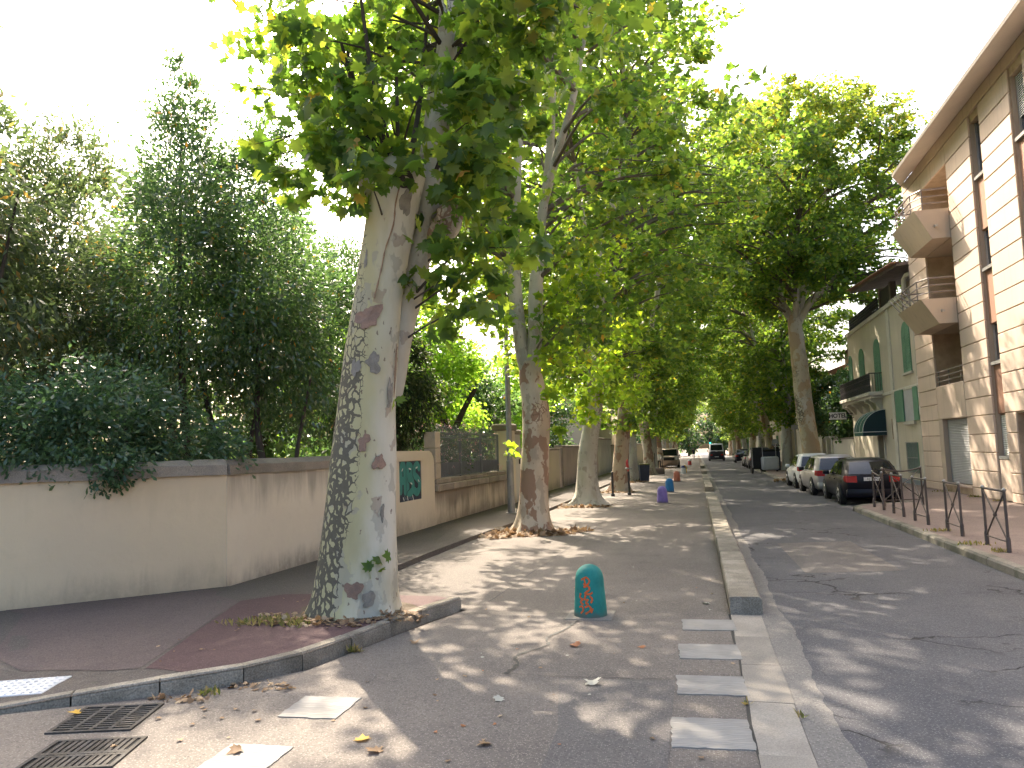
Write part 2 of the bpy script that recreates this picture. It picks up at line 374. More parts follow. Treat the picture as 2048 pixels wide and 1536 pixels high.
M['plate_grey'] = mat('grey_bark_plate', (0.27, 0.25, 0.21), (0.19, 0.175, 0.145), 9, 0.9, bump=0.5, bscale=30)
M['scar'] = mat('scar_wood', (0.34, 0.235, 0.15), (0.25, 0.17, 0.115), 12, 0.9)
M['twig'] = mat('twig_bark', (0.15, 0.125, 0.095), (0.10, 0.085, 0.065), 6, 0.9)
M['bark_dark'] = mat('bark_dark', (0.075, 0.062, 0.05), (0.045, 0.038, 0.032), 4, 0.95, bump=0.6, bscale=20, bdist=0.02)

# --- leaves
def leafmat(name, stops, trans, tk=0.5, rough=0.45, spec=0.35):
    n = N(name); g = n.new('ShaderNodeNewGeometry'); r = n.math('FRACT', n.math('ADD', g.outputs['Random Per Island'], n.rnd()))
    col = n.ramp(r, stops)
    n.fin(col, rough, spec)
    tr = n.new('ShaderNodeBsdfTranslucent'); n.lk(n.mix(1.0, col, trans, 'MULTIPLY'), tr.inputs['Color'])
    mx = n.new('ShaderNodeMixShader'); mx.inputs[0].default_value = tk
    n.lk(n.b.outputs[0], mx.inputs[1]); n.lk(tr.outputs[0], mx.inputs[2]); n.lk(mx.outputs[0], n.out.inputs['Surface'])
    return n.m
PL = [(0.0, (0.034, 0.066, 0.026)), (0.35, (0.050, 0.090, 0.030)), (0.7, (0.080, 0.120, 0.035)), (0.975, (0.120, 0.150, 0.040)), (0.988, (0.16, 0.14, 0.035)), (1.0, (0.18, 0.11, 0.04))]
M['plane_leaf'] = leafmat('plane_leaf', PL, (4.7, 4.6, 1.4), 0.53)
M['plane_leaf_painted_sun'] = leafmat('plane_leaf_sunlit_colour', [(0.0, (0.065, 0.115, 0.024)), (0.6, (0.10, 0.155, 0.03)), (0.95, (0.135, 0.175, 0.034)), (1.0, (0.20, 0.17, 0.035))], (5.4, 5.0, 1.4), 0.58)  # brighter copy of the plane leaf, sunlight put into its colour
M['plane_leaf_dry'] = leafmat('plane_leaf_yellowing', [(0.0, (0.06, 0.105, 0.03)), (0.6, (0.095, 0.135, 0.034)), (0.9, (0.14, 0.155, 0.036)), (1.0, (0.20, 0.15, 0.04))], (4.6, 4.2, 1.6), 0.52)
M['laurel_leaf'] = leafmat('laurel_leaf', [(0.0, (0.038, 0.075, 0.040)), (0.6, (0.058, 0.102, 0.050)), (0.990, (0.085, 0.13, 0.055)), (0.994, (0.30, 0.15, 0.03)), (1.0, (0.34, 0.15, 0.03))], (3.2, 3.4, 1.7), 0.38, 0.20, 1.0)
M['pitto_leaf'] = leafmat('pittosporum_leaf', [(0.0, (0.036, 0.075, 0.044)), (0.6, (0.058, 0.105, 0.058)), (1.0, (0.085, 0.135, 0.068))], (2.6, 3.0, 1.6), 0.3, 0.35, 0.55)
M['grey_leaf'] = leafmat('narrow_grey_leaf', [(0.0, (0.045, 0.066, 0.040)), (0.7, (0.075, 0.10, 0.055)), (0.95, (0.11, 0.14, 0.07)), (1.0, (0.30, 0.15, 0.04))], (2.8, 3.0, 1.7), 0.4, 0.4, 0.5)
M['conifer'] = leafmat('conifer_spray', [(0.0, (0.022, 0.038, 0.020)), (0.7, (0.035, 0.055, 0.026)), (1.0, (0.06, 0.065, 0.03))], (2.5, 2.5, 1.4), 0.3, 0.6, 0.2)
M['lime_leaf'] = leafmat('bright_green_leaf', [(0.0, (0.085, 0.16, 0.030)), (0.6, (0.115, 0.19, 0.035)), (1.0, (0.15, 0.21, 0.04))], (3.6, 3.6, 1.6), 0.58)
M['blossom'] = leafmat('blossom', [(0.0, (0.62, 0.25, 0.28)), (0.5, (0.70, 0.42, 0.42)), (0.75, (0.75, 0.68, 0.62)), (1.0, (0.78, 0.74, 0.68))], (1, 1, 1), 0.4, 0.7, 0.2)
M['dead_leaf'] = leafmat('dead_leaf', [(0.0, (0.17, 0.105, 0.06)), (0.5, (0.27, 0.18, 0.105)), (0.85, (0.36, 0.26, 0.16)), (1.0, (0.42, 0.33, 0.22))], (1.2, 1.1, 0.9), 0.2, 0.7, 0.2)
M['dead_yellow'] = leafmat('dead_leaf_yellow', [(0.0, (0.55, 0.33, 0.03)), (1.0, (0.60, 0.38, 0.05))], (1.3, 1.2, 0.9), 0.25, 0.6, 0.3)
M['dead_red'] = leafmat('dead_leaf_rust', [(0.0, (0.30, 0.11, 0.045)), (1.0, (0.36, 0.15, 0.06))], (1.3, 1.2, 0.9), 0.2, 0.6, 0.3)
M['dead_grey'] = leafmat('dead_leaf_pale', [(0.0, (0.36, 0.36, 0.30)), (1.0, (0.42, 0.42, 0.36))], (1.2, 1.2, 1), 0.2, 0.6, 0.3)
M['grass'] = leafmat('dry_grass', [(0.0, (0.12, 0.16, 0.04)), (0.5, (0.24, 0.21, 0.09)), (1.0, (0.36, 0.28, 0.14))], (1.5, 1.5, 1), 0.35, 0.8, 0.15)

# --- buildings
def facade(name, c, c2, streak=0.25):
    n = N(name); P = n.co()
    col = n.mix(n.step(n.noise(0.6, 4, 0.55, P), 0.35, 0.65), c, c2)
    st = n.noise(1.0, 5, 0.6, n.map((5, 5, 0.35), P))
    col = n.mix(n.math('MULTIPLY', n.step(st, 0.5, 0.75), streak), col, mul(c, 0.55))
    k = n.math('ADD', n.math('MULTIPLY', n.rnd(), 0.10), 0.95); col = n.mix(1.0, col, k, 'MULTIPLY')
    return n.fin(col, 0.88, 0.2, 0, n.bump(n.noise(55, 3, 0.6, P), 0.25, 0.006))
M['facade'] = facade('beige_panel', (0.61, 0.485, 0.39), (0.565, 0.455, 0.37), 0.4)
M['facade_joint'] = mat('joint_mortar', (0.50, 0.38, 0.275), None, 3, 0.9)  # one even mortar colour behind and between the panels
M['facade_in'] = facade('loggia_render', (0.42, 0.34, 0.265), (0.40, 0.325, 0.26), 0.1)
M['balcony'] = facade('balcony_concrete', (0.55, 0.45, 0.35), (0.51, 0.42, 0.335), 0.3)
M['soffit'] = mat('soffit_paint', (0.62, 0.56, 0.50), (0.57, 0.52, 0.47), 1.5, 0.8, rnd=0)
M['brownpanel'] = mat('terracotta_panel', (0.36, 0.20, 0.135), (0.32, 0.18, 0.125), 2.0, 0.7, rnd=0.1)
M['alu'] = mat('aluminium_frame', (0.45, 0.44, 0.43), (0.38, 0.37, 0.36), 5, 0.4, metal=0.5, rnd=0)
M['railmetal'] = mat('grey_brown_metal', (0.24, 0.205, 0.19), (0.19, 0.165, 0.155), 5, 0.45, metal=0.3, rnd=0)
M['shutter_grey'] = mat('roller_shutter', (0.35, 0.355, 0.36), (0.31, 0.315, 0.32), 2.0, 0.55, spec=0.4, rnd=0)
M['blind'] = mat('white_blind', (0.70, 0.69, 0.66), (0.62, 0.61, 0.58), 3, 0.6, rnd=0)
M['hotel'] = facade('hotel_render', (0.56, 0.50, 0.40), (0.52, 0.465, 0.375), 0.3)
M['hotel_trim'] = mat('hotel_trim', (0.58, 0.545, 0.47), (0.50, 0.47, 0.41), 3, 0.85, rnd=0.05)
M['plinth'] = mat('grey_plinth', (0.23, 0.25, 0.28), (0.20, 0.215, 0.24), 2, 0.8, rnd=0)
M['green_wood'] = mat('green_shutter_paint', (0.115, 0.26, 0.165), (0.09, 0.215, 0.14), 4, 0.6, spec=0.35, rnd=0.08)
M['awning'] = mat('green_awning_cloth', (0.012, 0.10, 0.075), (0.010, 0.08, 0.06), 2, 0.6, rnd=0, bump=0.05)
M['awning_end'] = mat('dark_green_awning_end', (0.010, 0.035, 0.042), (0.008, 0.03, 0.036), 2, 0.6, rnd=0, bump=0.05)
M['white'] = mat('white_paint', (0.70, 0.69, 0.66), (0.62, 0.61, 0.58), 3, 0.5, rnd=0, bump=0.05)
M['roof_wood'] = mat('grey_wood', (0.24, 0.20, 0.18), (0.17, 0.145, 0.135), 4, 0.85, rnd=0.1)
M['tile'] = mat('roof_tile', (0.36, 0.20, 0.13), (0.27, 0.16, 0.11), 5, 0.85, rnd=0.2)
M['ironwork'] = mat('wrought_iron', (0.03, 0.03, 0.035), (0.045, 0.04, 0.04), 5, 0.5, rnd=0)
M['house_pink'] = facade('pink_house_render', (0.55, 0.36, 0.27), (0.52, 0.345, 0.265))
M['house_pale'] = facade('pale_house_render', (0.58, 0.53, 0.44), (0.54, 0.49, 0.41))
def glass(name, c=(0.02, 0.025, 0.03), rough=0.05, spec=0.8):
    n = N(name); return n.fin(c, rough, spec)
M['glass'] = glass('window_glass')
M['carglass'] = glass('car_glass', (0.015, 0.02, 0.02), 0.03, 0.55)
def paint(name, c, rough=0.25, metal=0.0, spec=0.4, coat=0.18):
    n = N(name); col = n.mix(n.step(n.noise(3, 5, 0.6, n.co()), 0.5, 0.75, 0, 0.25), c, mul(c, 0.8))
    n.fin(col, rough, spec, metal); n.b.inputs['Coat Weight'].default_value = coat; n.b.inputs['Coat Roughness'].default_value = 0.08; return n.m
M['p_black'] = paint('black_car_paint', (0.006, 0.007, 0.013), 0.3, 0.0, 0.18, 0.04)
M['p_silver'] = paint('silver_car_paint', (0.36, 0.35, 0.35), 0.35, 0.6)
M['p_white'] = paint('white_car_paint', (0.72, 0.72, 0.70))
M['p_dark'] = paint('charcoal_car_paint', (0.03, 0.031, 0.036), 0.3, 0.2, 0.25, 0.06)
M['p_tan'] = paint('tan_car_paint', (0.30, 0.24, 0.19), 0.35, 0.3)
M['rubber'] = mat('tyre_rubber', (0.018, 0.018, 0.018), (0.03, 0.028, 0.026), 5, 0.85, rnd=0)
M['plastic'] = mat('black_plastic', (0.022, 0.022, 0.023), None, 5, 0.6, rnd=0)
M['rim'] = mat('alloy_rim', (0.50, 0.50, 0.50), (0.40, 0.40, 0.40), 8, 0.3, metal=0.8, rnd=0)
M['redlamp'] = N('red_lamp_lens').fin((0.36, 0.018, 0.016), 0.15, 0.6)
M['plate'] = mat('number_plate', (0.72, 0.72, 0.70), None, 8, 0.5, rnd=0)
def worn_paint(name, c):
    n = N(name); P = n.co(); z = n.xyz(P)[2]
    col = n.mix(n.step(n.noise(6, 5, 0.6, P), 0.4, 0.7), c, mul(c, 0.78))
    col = n.mix(n.step(n.noise(16, 5, 0.65, P), 0.66, 0.68, 0, 0.85), col, (0.30, 0.28, 0.25))
    d = n.step(n.math('ADD', z, n.math('MULTIPLY', n.math('SUBTRACT', n.noise(9, 4, 0.6, P), 0.5), 0.16)), 0.0, 0.12, 0.8, 0)
    col = n.mix(d, col, (0.10, 0.09, 0.075))
    col = n.mix(n.step(n.noise(3.0, 6, 0.7, n.map((3, 3, 0.8), P)), 0.55, 0.8, 0, 0.35), col, mul(c, 0.45))
    return n.fin(col, 0.65, 0.3, 0, n.bump(n.noise(60, 4, 0.6, P), 0.35, 0.008))
M['teal'] = worn_paint('teal_paint', (0.018, 0.215, 0.185))
M['purple'] = worn_paint('purple_paint', (0.23, 0.175, 0.47))
M['blue'] = worn_paint('blue_paint', (0.035, 0.19, 0.42))
M['orange'] = worn_paint('orange_paint', (0.52, 0.18, 0.105))
M['navy'] = mat('navy_paint', (0.035, 0.045, 0.16), None, 5, 0.6, rnd=0)
M['yellow'] = mat('yellow_paint', (0.62, 0.42, 0.05), None, 5, 0.6, rnd=0)
M['redp'] = mat('red_paint', (0.50, 0.06, 0.05), None, 5, 0.6, rnd=0)
M['spray'] = mat('orange_spray', (0.62, 0.12, 0.03), (0.52, 0.11, 0.03), 14, 0.7, rnd=0)
M['graf_bg'] = mat('graffiti_navy', (0.035, 0.045, 0.085), (0.02, 0.022, 0.03), 5, 0.6, rnd=0)
M['graf_teal'] = mat('graffiti_teal', (0.040, 0.235, 0.215), (0.034, 0.20, 0.19), 3, 0.55, rnd=0)
M['graf_line'] = mat('graffiti_outline', (0.012, 0.014, 0.022), None, 3, 0.55, rnd=0)
M['bin'] = mat('bin_plastic', (0.035, 0.04, 0.062), (0.03, 0.034, 0.05), 3, 0.5, rnd=0)
M['bin_lid'] = mat('bin_lid_plastic', (0.14, 0.13, 0.05), None, 3, 0.5, rnd=0)
M['skin'] = mat('skin', (0.42, 0.25, 0.17), None, 3, 0.6, rnd=0, bump=0)
M['cloth_dark'] = mat('dark_clothing', (0.03, 0.032, 0.036), None, 6, 0.9, rnd=0)
M['cloth_white'] = mat('white_clothing', (0.62, 0.62, 0.60), None, 6, 0.9, rnd=0)
M['greybox'] = mat('pale_grey_plastic', (0.45, 0.45, 0.46), (0.40, 0.40, 0.41), 3, 0.6, rnd=0)
# ---------------------------------------------------------------- ground, road, pavements
g = fill([(-400, -200, -0.03), (400, -200, -0.03), (400, 700, -0.03), (-400, 700, -0.03)])
structure('ground', g, M['soil'])
structure('pavement_asphalt', fill([(-14, -12, 0), (0.28, -12, 0), (0.28, 230, 0), (-4.72, 230, 0), (-4.72, 60, 0), (-4.85, 20, 0), (-5.0, 17, 0),
    (-5.05, 12, 0), (-4.5, 10.4, 0), (-3.6, 9.3, 0), (-2.9, 9.2, 0), (-3.25, 8, 0), (-3.6, 6.5, 0), (-4.2, 5.8, 0), (-5.5, 5.0, 0), (-6.6, 4.5, 0), (-14, 1.0, 0)]), M['ped'])
structure('road', fill([(0.78, -12, 0), (4.22, -12, 0), (4.22, 23.4, 0), (6.0, 24.3, 0), (6.0, 39.4, 0), (4.25, 40.2, 0), (4.25, 61, 0), (6.0, 62, 0), (6.0, 230, 0), (0.78, 230, 0)]), M['road'])
structure('gutter_strip', fill([(0.62, -12, -0.002), (0.95, -12, -0.002)] + [(0.87 + 0.025 * math.sin(y * 1.7) + random.uniform(-.018, .018), y, 0.004) for y in np.arange(-12, 34, 0.12)] + [(0.9, 230, 0.004), (0.62, 230, 0.004)]), M['gutter'])
# repairs and patches in the pale asphalt
structure('asphalt_patch', fill([(-1.25, 6.55, 0.004), (-0.27, 6.62, 0.004), (-0.27, 3.5, 0.004), (-1.0, 3.5, 0.004), (-1.05, 5.4, 0.004)]), M['patch'])
structure('road_repair', fill([(1.5, 12.2, .004), (2.9, 12.5, .004), (2.85, 16.1, .004), (1.45, 15.8, .004)]), M['patch'])
structure('road_repair', fill([(2.6, 6.2, .004), (3.9, 6.4, .004), (3.85, 7.6, .004), (2.65, 7.5, .004)]), M['road2'])
# raised walk on the left with the tree island
kp = [(-7.6, 4.05, .0), (-6.6, 4.5, .01), (-5.62, 4.98, .035), (-5.08, 5.30, .085), (-4.50, 5.62, .13), (-3.98, 6.05, .14), (-3.68, 6.55, .14), (-3.50, 7.2, .14), (-3.36, 7.9, .14), (-3.20, 8.6, .14), (-2.98, 9.27, .14)]
back = [(-3.25, 9.45, .125), (-3.75, 9.62, .12), (-4.5, 10.5, .10), (-5.05, 12.0, .09), (-5.08, 14.2, .085), (-5.0, 17.2, .085), (-4.86, 19.4, .085), (-4.75, 26, .085), (-4.72, 60, .085), (-4.72, 230, .085)]
outl = [(x, y, z - 0.012) for x, y, z in kp] + back + [(-6.8, 230, .085), (-6.8, 60, .085), (-6.8, 26, .085), (-6.8, 10, .11), (-8.9, 7.95, .12), (-13, 3.9, .06), (-14, 1.2, -0.01)]
wk = structure('sidewalk', fill(outl), M['walk'])
mb = MB()
for a, b in zip(back, back[1:]):
    n0 = len(mb.v); mb.add([a, b, (b[0] + .02, b[1], -.02), (a[0] + .02, a[1], -.02)], [(0, 1, 2, 3)])
mb.build('sidewalk_edge', M['walk'], wk)
zt = .1255
structure('maroon_patch', drape(fill([(-4.38, 5.86, zt), (-3.93, 6.22, .132), (-3.68, 6.75, .132), (-3.52, 7.4, .132), (-3.37, 8.1, .132), (-3.18, 8.85, .132), (-3.06, 9.2, .132), (-3.35, 9.38, .131), (-3.84, 9.42, .128), (-4.7, 9.5, .122), (-5.55, 9.4, .120), (-5.92, 8.92, .120), (-5.35, 7.2, .124), (-4.95, 6.0, .120)]), wk.data), M['red'])
structure('brown_patch', drape(fill([(-6.85, 9.75, .1165), (-6.55, 9.3, .1165), (-5.95, 8.92, .1195), (-5.37, 7.2, .122), (-5.02, 6.0, .117), (-6.15, 5.85, .105), (-7.0, 6.3, .1120), (-8.3, 7.9, .1235), (-8.85, 8.1, .1245)]), wk.data), M['brown'])

def kerb_stones(path, width, h, length, m, name='kerb_stone', parent=None, gap=0.012, zb=-0.05, cham=0.025, side=1):
    """stones one after another along a path of (x,y,z-top); side=+1: width grows to the left of the direction"""
    P = [Vector(p) for p in path]; seg = []; out = []
    for a, b in zip(P, P[1:]):
        n_ = max(1, round((b - a).length / length))
        for k in range(n_): seg.append((a.lerp(b, k / n_), a.lerp(b, (k + 1) / n_)))
    for a, b in seg:
        t = (b - a).normalized(); a2 = a + t * gap * random.uniform(0.2, 1); b2 = b - t * gap * random.uniform(0.2, 1)
        nrm = Vector((-t.y, t.x, 0)).normalized() * side; j = random.uniform(-.008, .008)
        V = []
        for p in (a2, b2):
            for w_, z_ in ((0, zb), (0, p.z - cham * 1.3 + h), (cham, p.z + h), (width - cham * .5, p.z + h), (width, p.z + h - cham * .5), (width, zb)):
                q = p + nrm * (w_ + j); V.append((q.x, q.y, z_ + random.uniform(-.003, .003)))
        F = [tuple(range(5, -1, -1)), tuple(range(6, 12))] + [(i, (i + 1) % 6, 6 + (i + 1) % 6, 6 + i) for i in range(6)]
        mb = MB().add(V, F); c = (a + b) / 2
        mb.xf(Matrix.Translation((-c.x, -c.y, 0)))
        out.append(mb.build(name, m, parent, loc=(c.x, c.y, 0)))
    return out
def holder(name):
    o = bpy.data.objects.new(name, None); C.objects.link(o); o['kind'] = 'structure'; return o
hk = holder('island_kerb'); kerb_stones([(p[0], p[1], p[2]) for p in kp[1:]], 0.15, 0.0, 0.62, M['kerb'], parent=hk, side=1)
# row of raised concrete blocks between walking area and road, with flush slabs before it
hb = holder('separator_kerb')
kerb_stones([(0.645, 9.25, 0), (0.645, 27.8, 0)], 0.36, 0.20, 0.98, M['kerb'], parent=hb, side=1, cham=0.03)
kerb_stones([(0.645, 33.6, 0), (0.645, 47.5, 0)], 0.36, 0.20, 0.98, M['kerb'], parent=hb, side=1, cham=0.03)
kerb_stones([(0.645, 55, 0), (0.645, 62, 0)], 0.36, 0.20, 1.2, M['kerb'], parent=hb, side=1, cham=0.03)
kerb_stones([(0.645, 70, 0), (0.645, 84, 0)], 0.36, 0.20, 3.0, M['kerb'], parent=hb, side=1, cham=0.03)
hs = holder('gutter_slabs')
for a, b in ((-3.0, 9.2), (27.9, 33.5), (47.6, 54.9)):
    kerb_stones([(0.625, a, 0), (0.625, b, 0)], 0.34, 0.006, 1.06, M['slab'], 'slab', hs, gap=0.006, cham=0.006)
# right pavement, red, with weathered kerb
pr = [(4.40, -10), (4.40, 23.1), (4.75, 23.75), (6.15, 24.45), (6.15, 39.3), (4.55, 40.3), (4.42, 40.8), (4.42, 60.6), (6.15, 62), (6.15, 230)]
structure('right_pavement', fill([(x, y, .128) for x, y in pr] + [(8.75, 230, .128), (8.75, -10, .128)]), M['redpave'])
hr = holder('right_kerb')
kerb_stones([(4.23, -3.0, .13), (4.23, 23.1, .13)], 0.18, 0, 1.0, M['kerb_r'], parent=hr, side=-1)
kerb_stones([(4.23, 23.1, .13), (4.62, 23.9, .13), (5.99, 24.6, .13), (5.99, 39.2, .13), (4.4, 40.15, .13), (4.25, 40.8, .13), (4.25, 60.7, .13), (5.99, 62.1, .13), (5.99, 76, .13)], 0.18, 0, 1.0, M['kerb_r'], parent=hr, side=-1)
kerb_stones([(5.99, 76, .13), (5.99, 150, .13)], 0.18, 0, 12, M['kerb_r'], parent=hr, side=-1)

# painted crossing blocks, flush with the asphalt
sw = [(0.0, 5.46, .53, .55, 'nearest of four beside the slabs'), (0.02, 6.52, .55, .50, 'second of four beside the slabs'),
      (0.02, 7.56, .56, .52, 'third of four beside the slabs'), (0.03, 8.66, .555, .50, 'farthest of four beside the slabs'),
      (-2.97, 5.55, .48, .48, 'left one beside the island kerb'), (-2.98, 4.55, .46, .44, 'cut by the lower left edge')]
for x, y, w, d, ex in sw:
    mb = MB(); pts = []
    nn = 10
    for k in range(nn): pts.append((-w/2 + w*k/nn, -d/2 + random.uniform(-.008, .008)))
    for k in range(nn): pts.append((w/2 + random.uniform(-.008, .008), -d/2 + d*k/nn))
    for k in range(nn): pts.append((w/2 - w*k/nn, d/2 + random.uniform(-.008, .008)))
    for k in range(nn): pts.append((-w/2 + random.uniform(-.008, .008), d/2 - d*k/nn))
    o = mb.prism(pts, 0.0, 0.008).build('crossing_block', M['swirl'], loc=(x, y, 0), )
    o.rotation_euler = (0, 0, R(2.5)); tag(o, 'pale painted crossing block with swirled ridges, ' + ex, 'road marking', 'painted crossing blocks')
# drain grates
def grate(loc, rz, w, d, style, label):
    t = thing('drain_grate', label, 'grate', loc, rz, 'street drain grates')
    MB().box(-w/2, w/2, -d/2, d/2, -.02, .0035).build('pit_shade_slab', M['drain_shade'], t)  # solid dark slab at ground level, painted shade instead of a hole
    fr = MB()
    for a in ((-w/2-.03, w/2+.03, -d/2-.03, -d/2), (-w/2-.03, w/2+.03, d/2, d/2+.03), (-w/2-.03, -w/2, -d/2, d/2), (w/2, w/2+.03, -d/2, d/2)): fr.box(a[0], a[1], a[2], a[3], 0, .013)
    if style == 0:
        for k in range(1, 4): fr.box(-w/2 + w*k/4 - .014, -w/2 + w*k/4 + .014, -d/2, d/2, .0, .0125)
    else:
        fr.box(-w/2, w/2, -.02, .02, 0, .0125); fr.box(-w/2, w/2, -d/2+.17, -d/2+.2, 0, .0125)
    fr.build('frame', M['iron'], t)
    if style == 0:
        me = MB().box(-w/2, w/2, -.011, .011, .0, .011).mesh('bar')
        for k in range(1, 11): link('bar', me, M['iron'], t, loc=(0, -d/2 + d*k/11, 0))
    else:
        me = MB().box(-.014, .014, -d/2, d/2, .0, .011).mesh('bar')
        for k in range(1, 13): link('bar', me, M['iron'], t, loc=(-w/2 + w*k/13, 0, 0))
    return t
grate((-4.52, 5.07, .0), R(16), .56, .52, 0, 'iron drain grate with long slots at the foot of the island kerb')
grate((-4.15, 4.44, .0), R(16), .58, .46, 1, 'worn iron drain grate clogged with leaves, nearer the camera')
tp = thing('tactile_slab', 'white studded tactile slab at the dropped kerb on the left', 'paving', (-5.72, 5.50, .066), R(12))
from mathutils.bvhtree import BVHTree
_b = bmesh.new(); _b.from_mesh(wk.data); _t = BVHTree.FromBMesh(_b)
def walk_z(x, y):
    h = _t.ray_cast(Vector((x, y, 5)), Vector((0, 0, -1))); return h[0].z if h[0] is not None else 0.0
_p = [Vector((x, y, walk_z(x, y))) for x, y in ((-5.50, 5.36), (-5.55, 5.72), (-6.15, 5.35))]; _n = (_p[1] - _p[0]).cross(_p[2] - _p[0]).normalized()
tp.rotation_euler = (Vector((0, 0, 1)).rotation_difference(_n).to_matrix() @ Matrix.Rotation(R(12), 3, 'Z')).to_euler(); tp.location = (-5.72, 5.50, _p[0].z + ((-5.72 + 5.50)*-_n.x + (5.50 - 5.36)*-_n.y)/_n.z - .012)
MB().cbox(-.55, .26, -.21, .21, 0, .02, .006).build('slab', M['tactile'], tp)
st = MB().lathe([(.016, 0), (.013, .006), (.005, .009)], 8)
sm_ = st.mesh('stud', True)
for i in range(11):
    for j in range(6): link('stud', sm_, M['tactile'], tp, loc=(-.51 + i*.073, -.175 + j*.07, .02))
# ---------------------------------------------------------------- garden wall on the left
def wall_seg(a, b, t, z0, z1, m, name, parent, off=0.0):
    """upright slab from a to b (2D), thickness t to the garden side"""
    a, b = Vector((*a, 0)), Vector((*b, 0)); d = (b - a).normalized(); n_ = Vector((-d.y, d.x, 0))
    p = [a - n_*off, b - n_*off, b + n_*t, a + n_*t]
    return MB().prism([(q.x, q.y) for q in p], z0, z1).build(name, m, parent)
gw = thing('garden_wall', 'rendered garden wall, yellow on the left and stained white behind the big plane tree', 'wall', (-6.8, 10.0, 0))
gw.location = (0, 0, 0)
wall_seg((-15, 1.935), (-6.87, 10.0), .3, -.05, 1.76, M['wall_yellow'], 'yellow_section', gw)
wall_seg((-6.868, 10.005), (-6.775, 16.0), .3, -.05, 1.76, M['wall_pale'], 'white_section', gw)
def coping(path, name='coping', w0=-.05, w1=.38, zb=1.75, zt=1.98):
    P = [Vector((*p, 0)) for p in path]
    for a, b in zip(P, P[1:]):
        d = (b - a).normalized(); n_ = Vector((-d.y, d.x, 0)); mb = MB(); k = max(2, int((b - a).length / 0.6)); V = []
        for i in range(k + 1):
            q = a.lerp(b, i / k); j = [random.uniform(-.012, .012) for _ in range(5)]
            for w, z in ((w0 + j[0], zb + j[3] * .6), (w0 + j[1], zb + .15 + j[2]), (w0 + .14, zt + j[3]), (w1 - .1, zt + j[4]), (w1, zb + .1)):
                r_ = q + n_ * w; V.append((r_.x, r_.y, z))
        F = [(4, 3, 2, 1, 0), tuple(range(5*k, 5*k + 5))]
        for i in range(k):
            for c in range(5): e = (c + 1) % 5; F.append((i*5 + c, i*5 + e, i*5 + 5 + e, i*5 + 5 + c))
        mb.add(V, F).build(name, M['coping'], gw, smooth=35)
coping([(-15, 1.935), (-6.87, 10.0)]); coping([(-6.873, 10.02), (-6.78, 16.0)])
# end section with rounded shoulder and recessed panel
ew = thing('rounded_wall_end', 'cream wall section with rounded shoulder and a graffiti recess', 'wall', (-6.78, 17.4, 0))
pts = [(16.01, -.05), (18.98, -.05), (18.98, 1.72)] + [(18.98 - .42 + .42*math.cos(a), 1.68 + .40*math.sin(a)) for a in np.linspace(0, math.pi/2, 8)] + [(16.01, 2.06)]
mb = MB(); n_ = len(pts); ox, oy = -6.78, 17.4
hole = [(16.55, .86), (18.0, .86), (18.0, 1.81), (16.55, 1.81)]
# front face with a hole: strips
def quadx(mb, x, y0, y1, z0, z1): mb.add([(x-ox, y0-oy, z0), (x-ox, y1-oy, z0), (x-ox, y1-oy, z1), (x-ox, y0-oy, z1)], [(0, 1, 2, 3)])
xf_ = -6.78
quadx(mb, xf_, 16.01, 16.55, -.05, 2.06); quadx(mb, xf_, 16.55, 18.0, -.05, .86); quadx(mb, xf_, 16.55, 18.0, 1.81, 2.06)
sh = [(18.0, 2.06)] + [(18.98 - .42 + .42*math.cos(a), 1.68 + .38*math.sin(a)) for a in np.linspace(math.pi/2, 0, 8)] + [(18.98, -.05), (18.0, -.05)]
mb.add([(xf_-ox, y-oy, z) for y, z in sh], [tuple(range(len(sh)))])
rim = [(16.01, 2.06)] + sh[:-1]
for (a, b) in zip(rim, rim[1:]): mb.add([(xf_-ox, a[0]-oy, a[1]), (xf_-ox, b[0]-oy, b[1]), (xf_-.32-ox, b[0]-oy, b[1]), (xf_-.32-ox, a[0]-oy, a[1])], [(0, 1, 2, 3)])
mb.add([(xf_-.32-ox, y-oy, z) for y, z in [(16.01, -.05)] + rim], [tuple(range(len(rim) + 1))])
for (a, b) in zip(hole, hole[1:] + hole[:1]): mb.add([(xf_-ox, a[0]-oy, a[1]), (xf_-ox, b[0]-oy, b[1]), (xf_-.05-ox, b[0]-oy, b[1]), (xf_-.05-ox, a[0]-oy, a[1])], [(0, 1, 2, 3)])
mb.build('wall', M['wall_cream'], ew)
mb = MB(); mb.box(0, .035, -1.39, .9, 1.83, 1.86); mb.build('drip_edge', M['wall_cream'], ew)
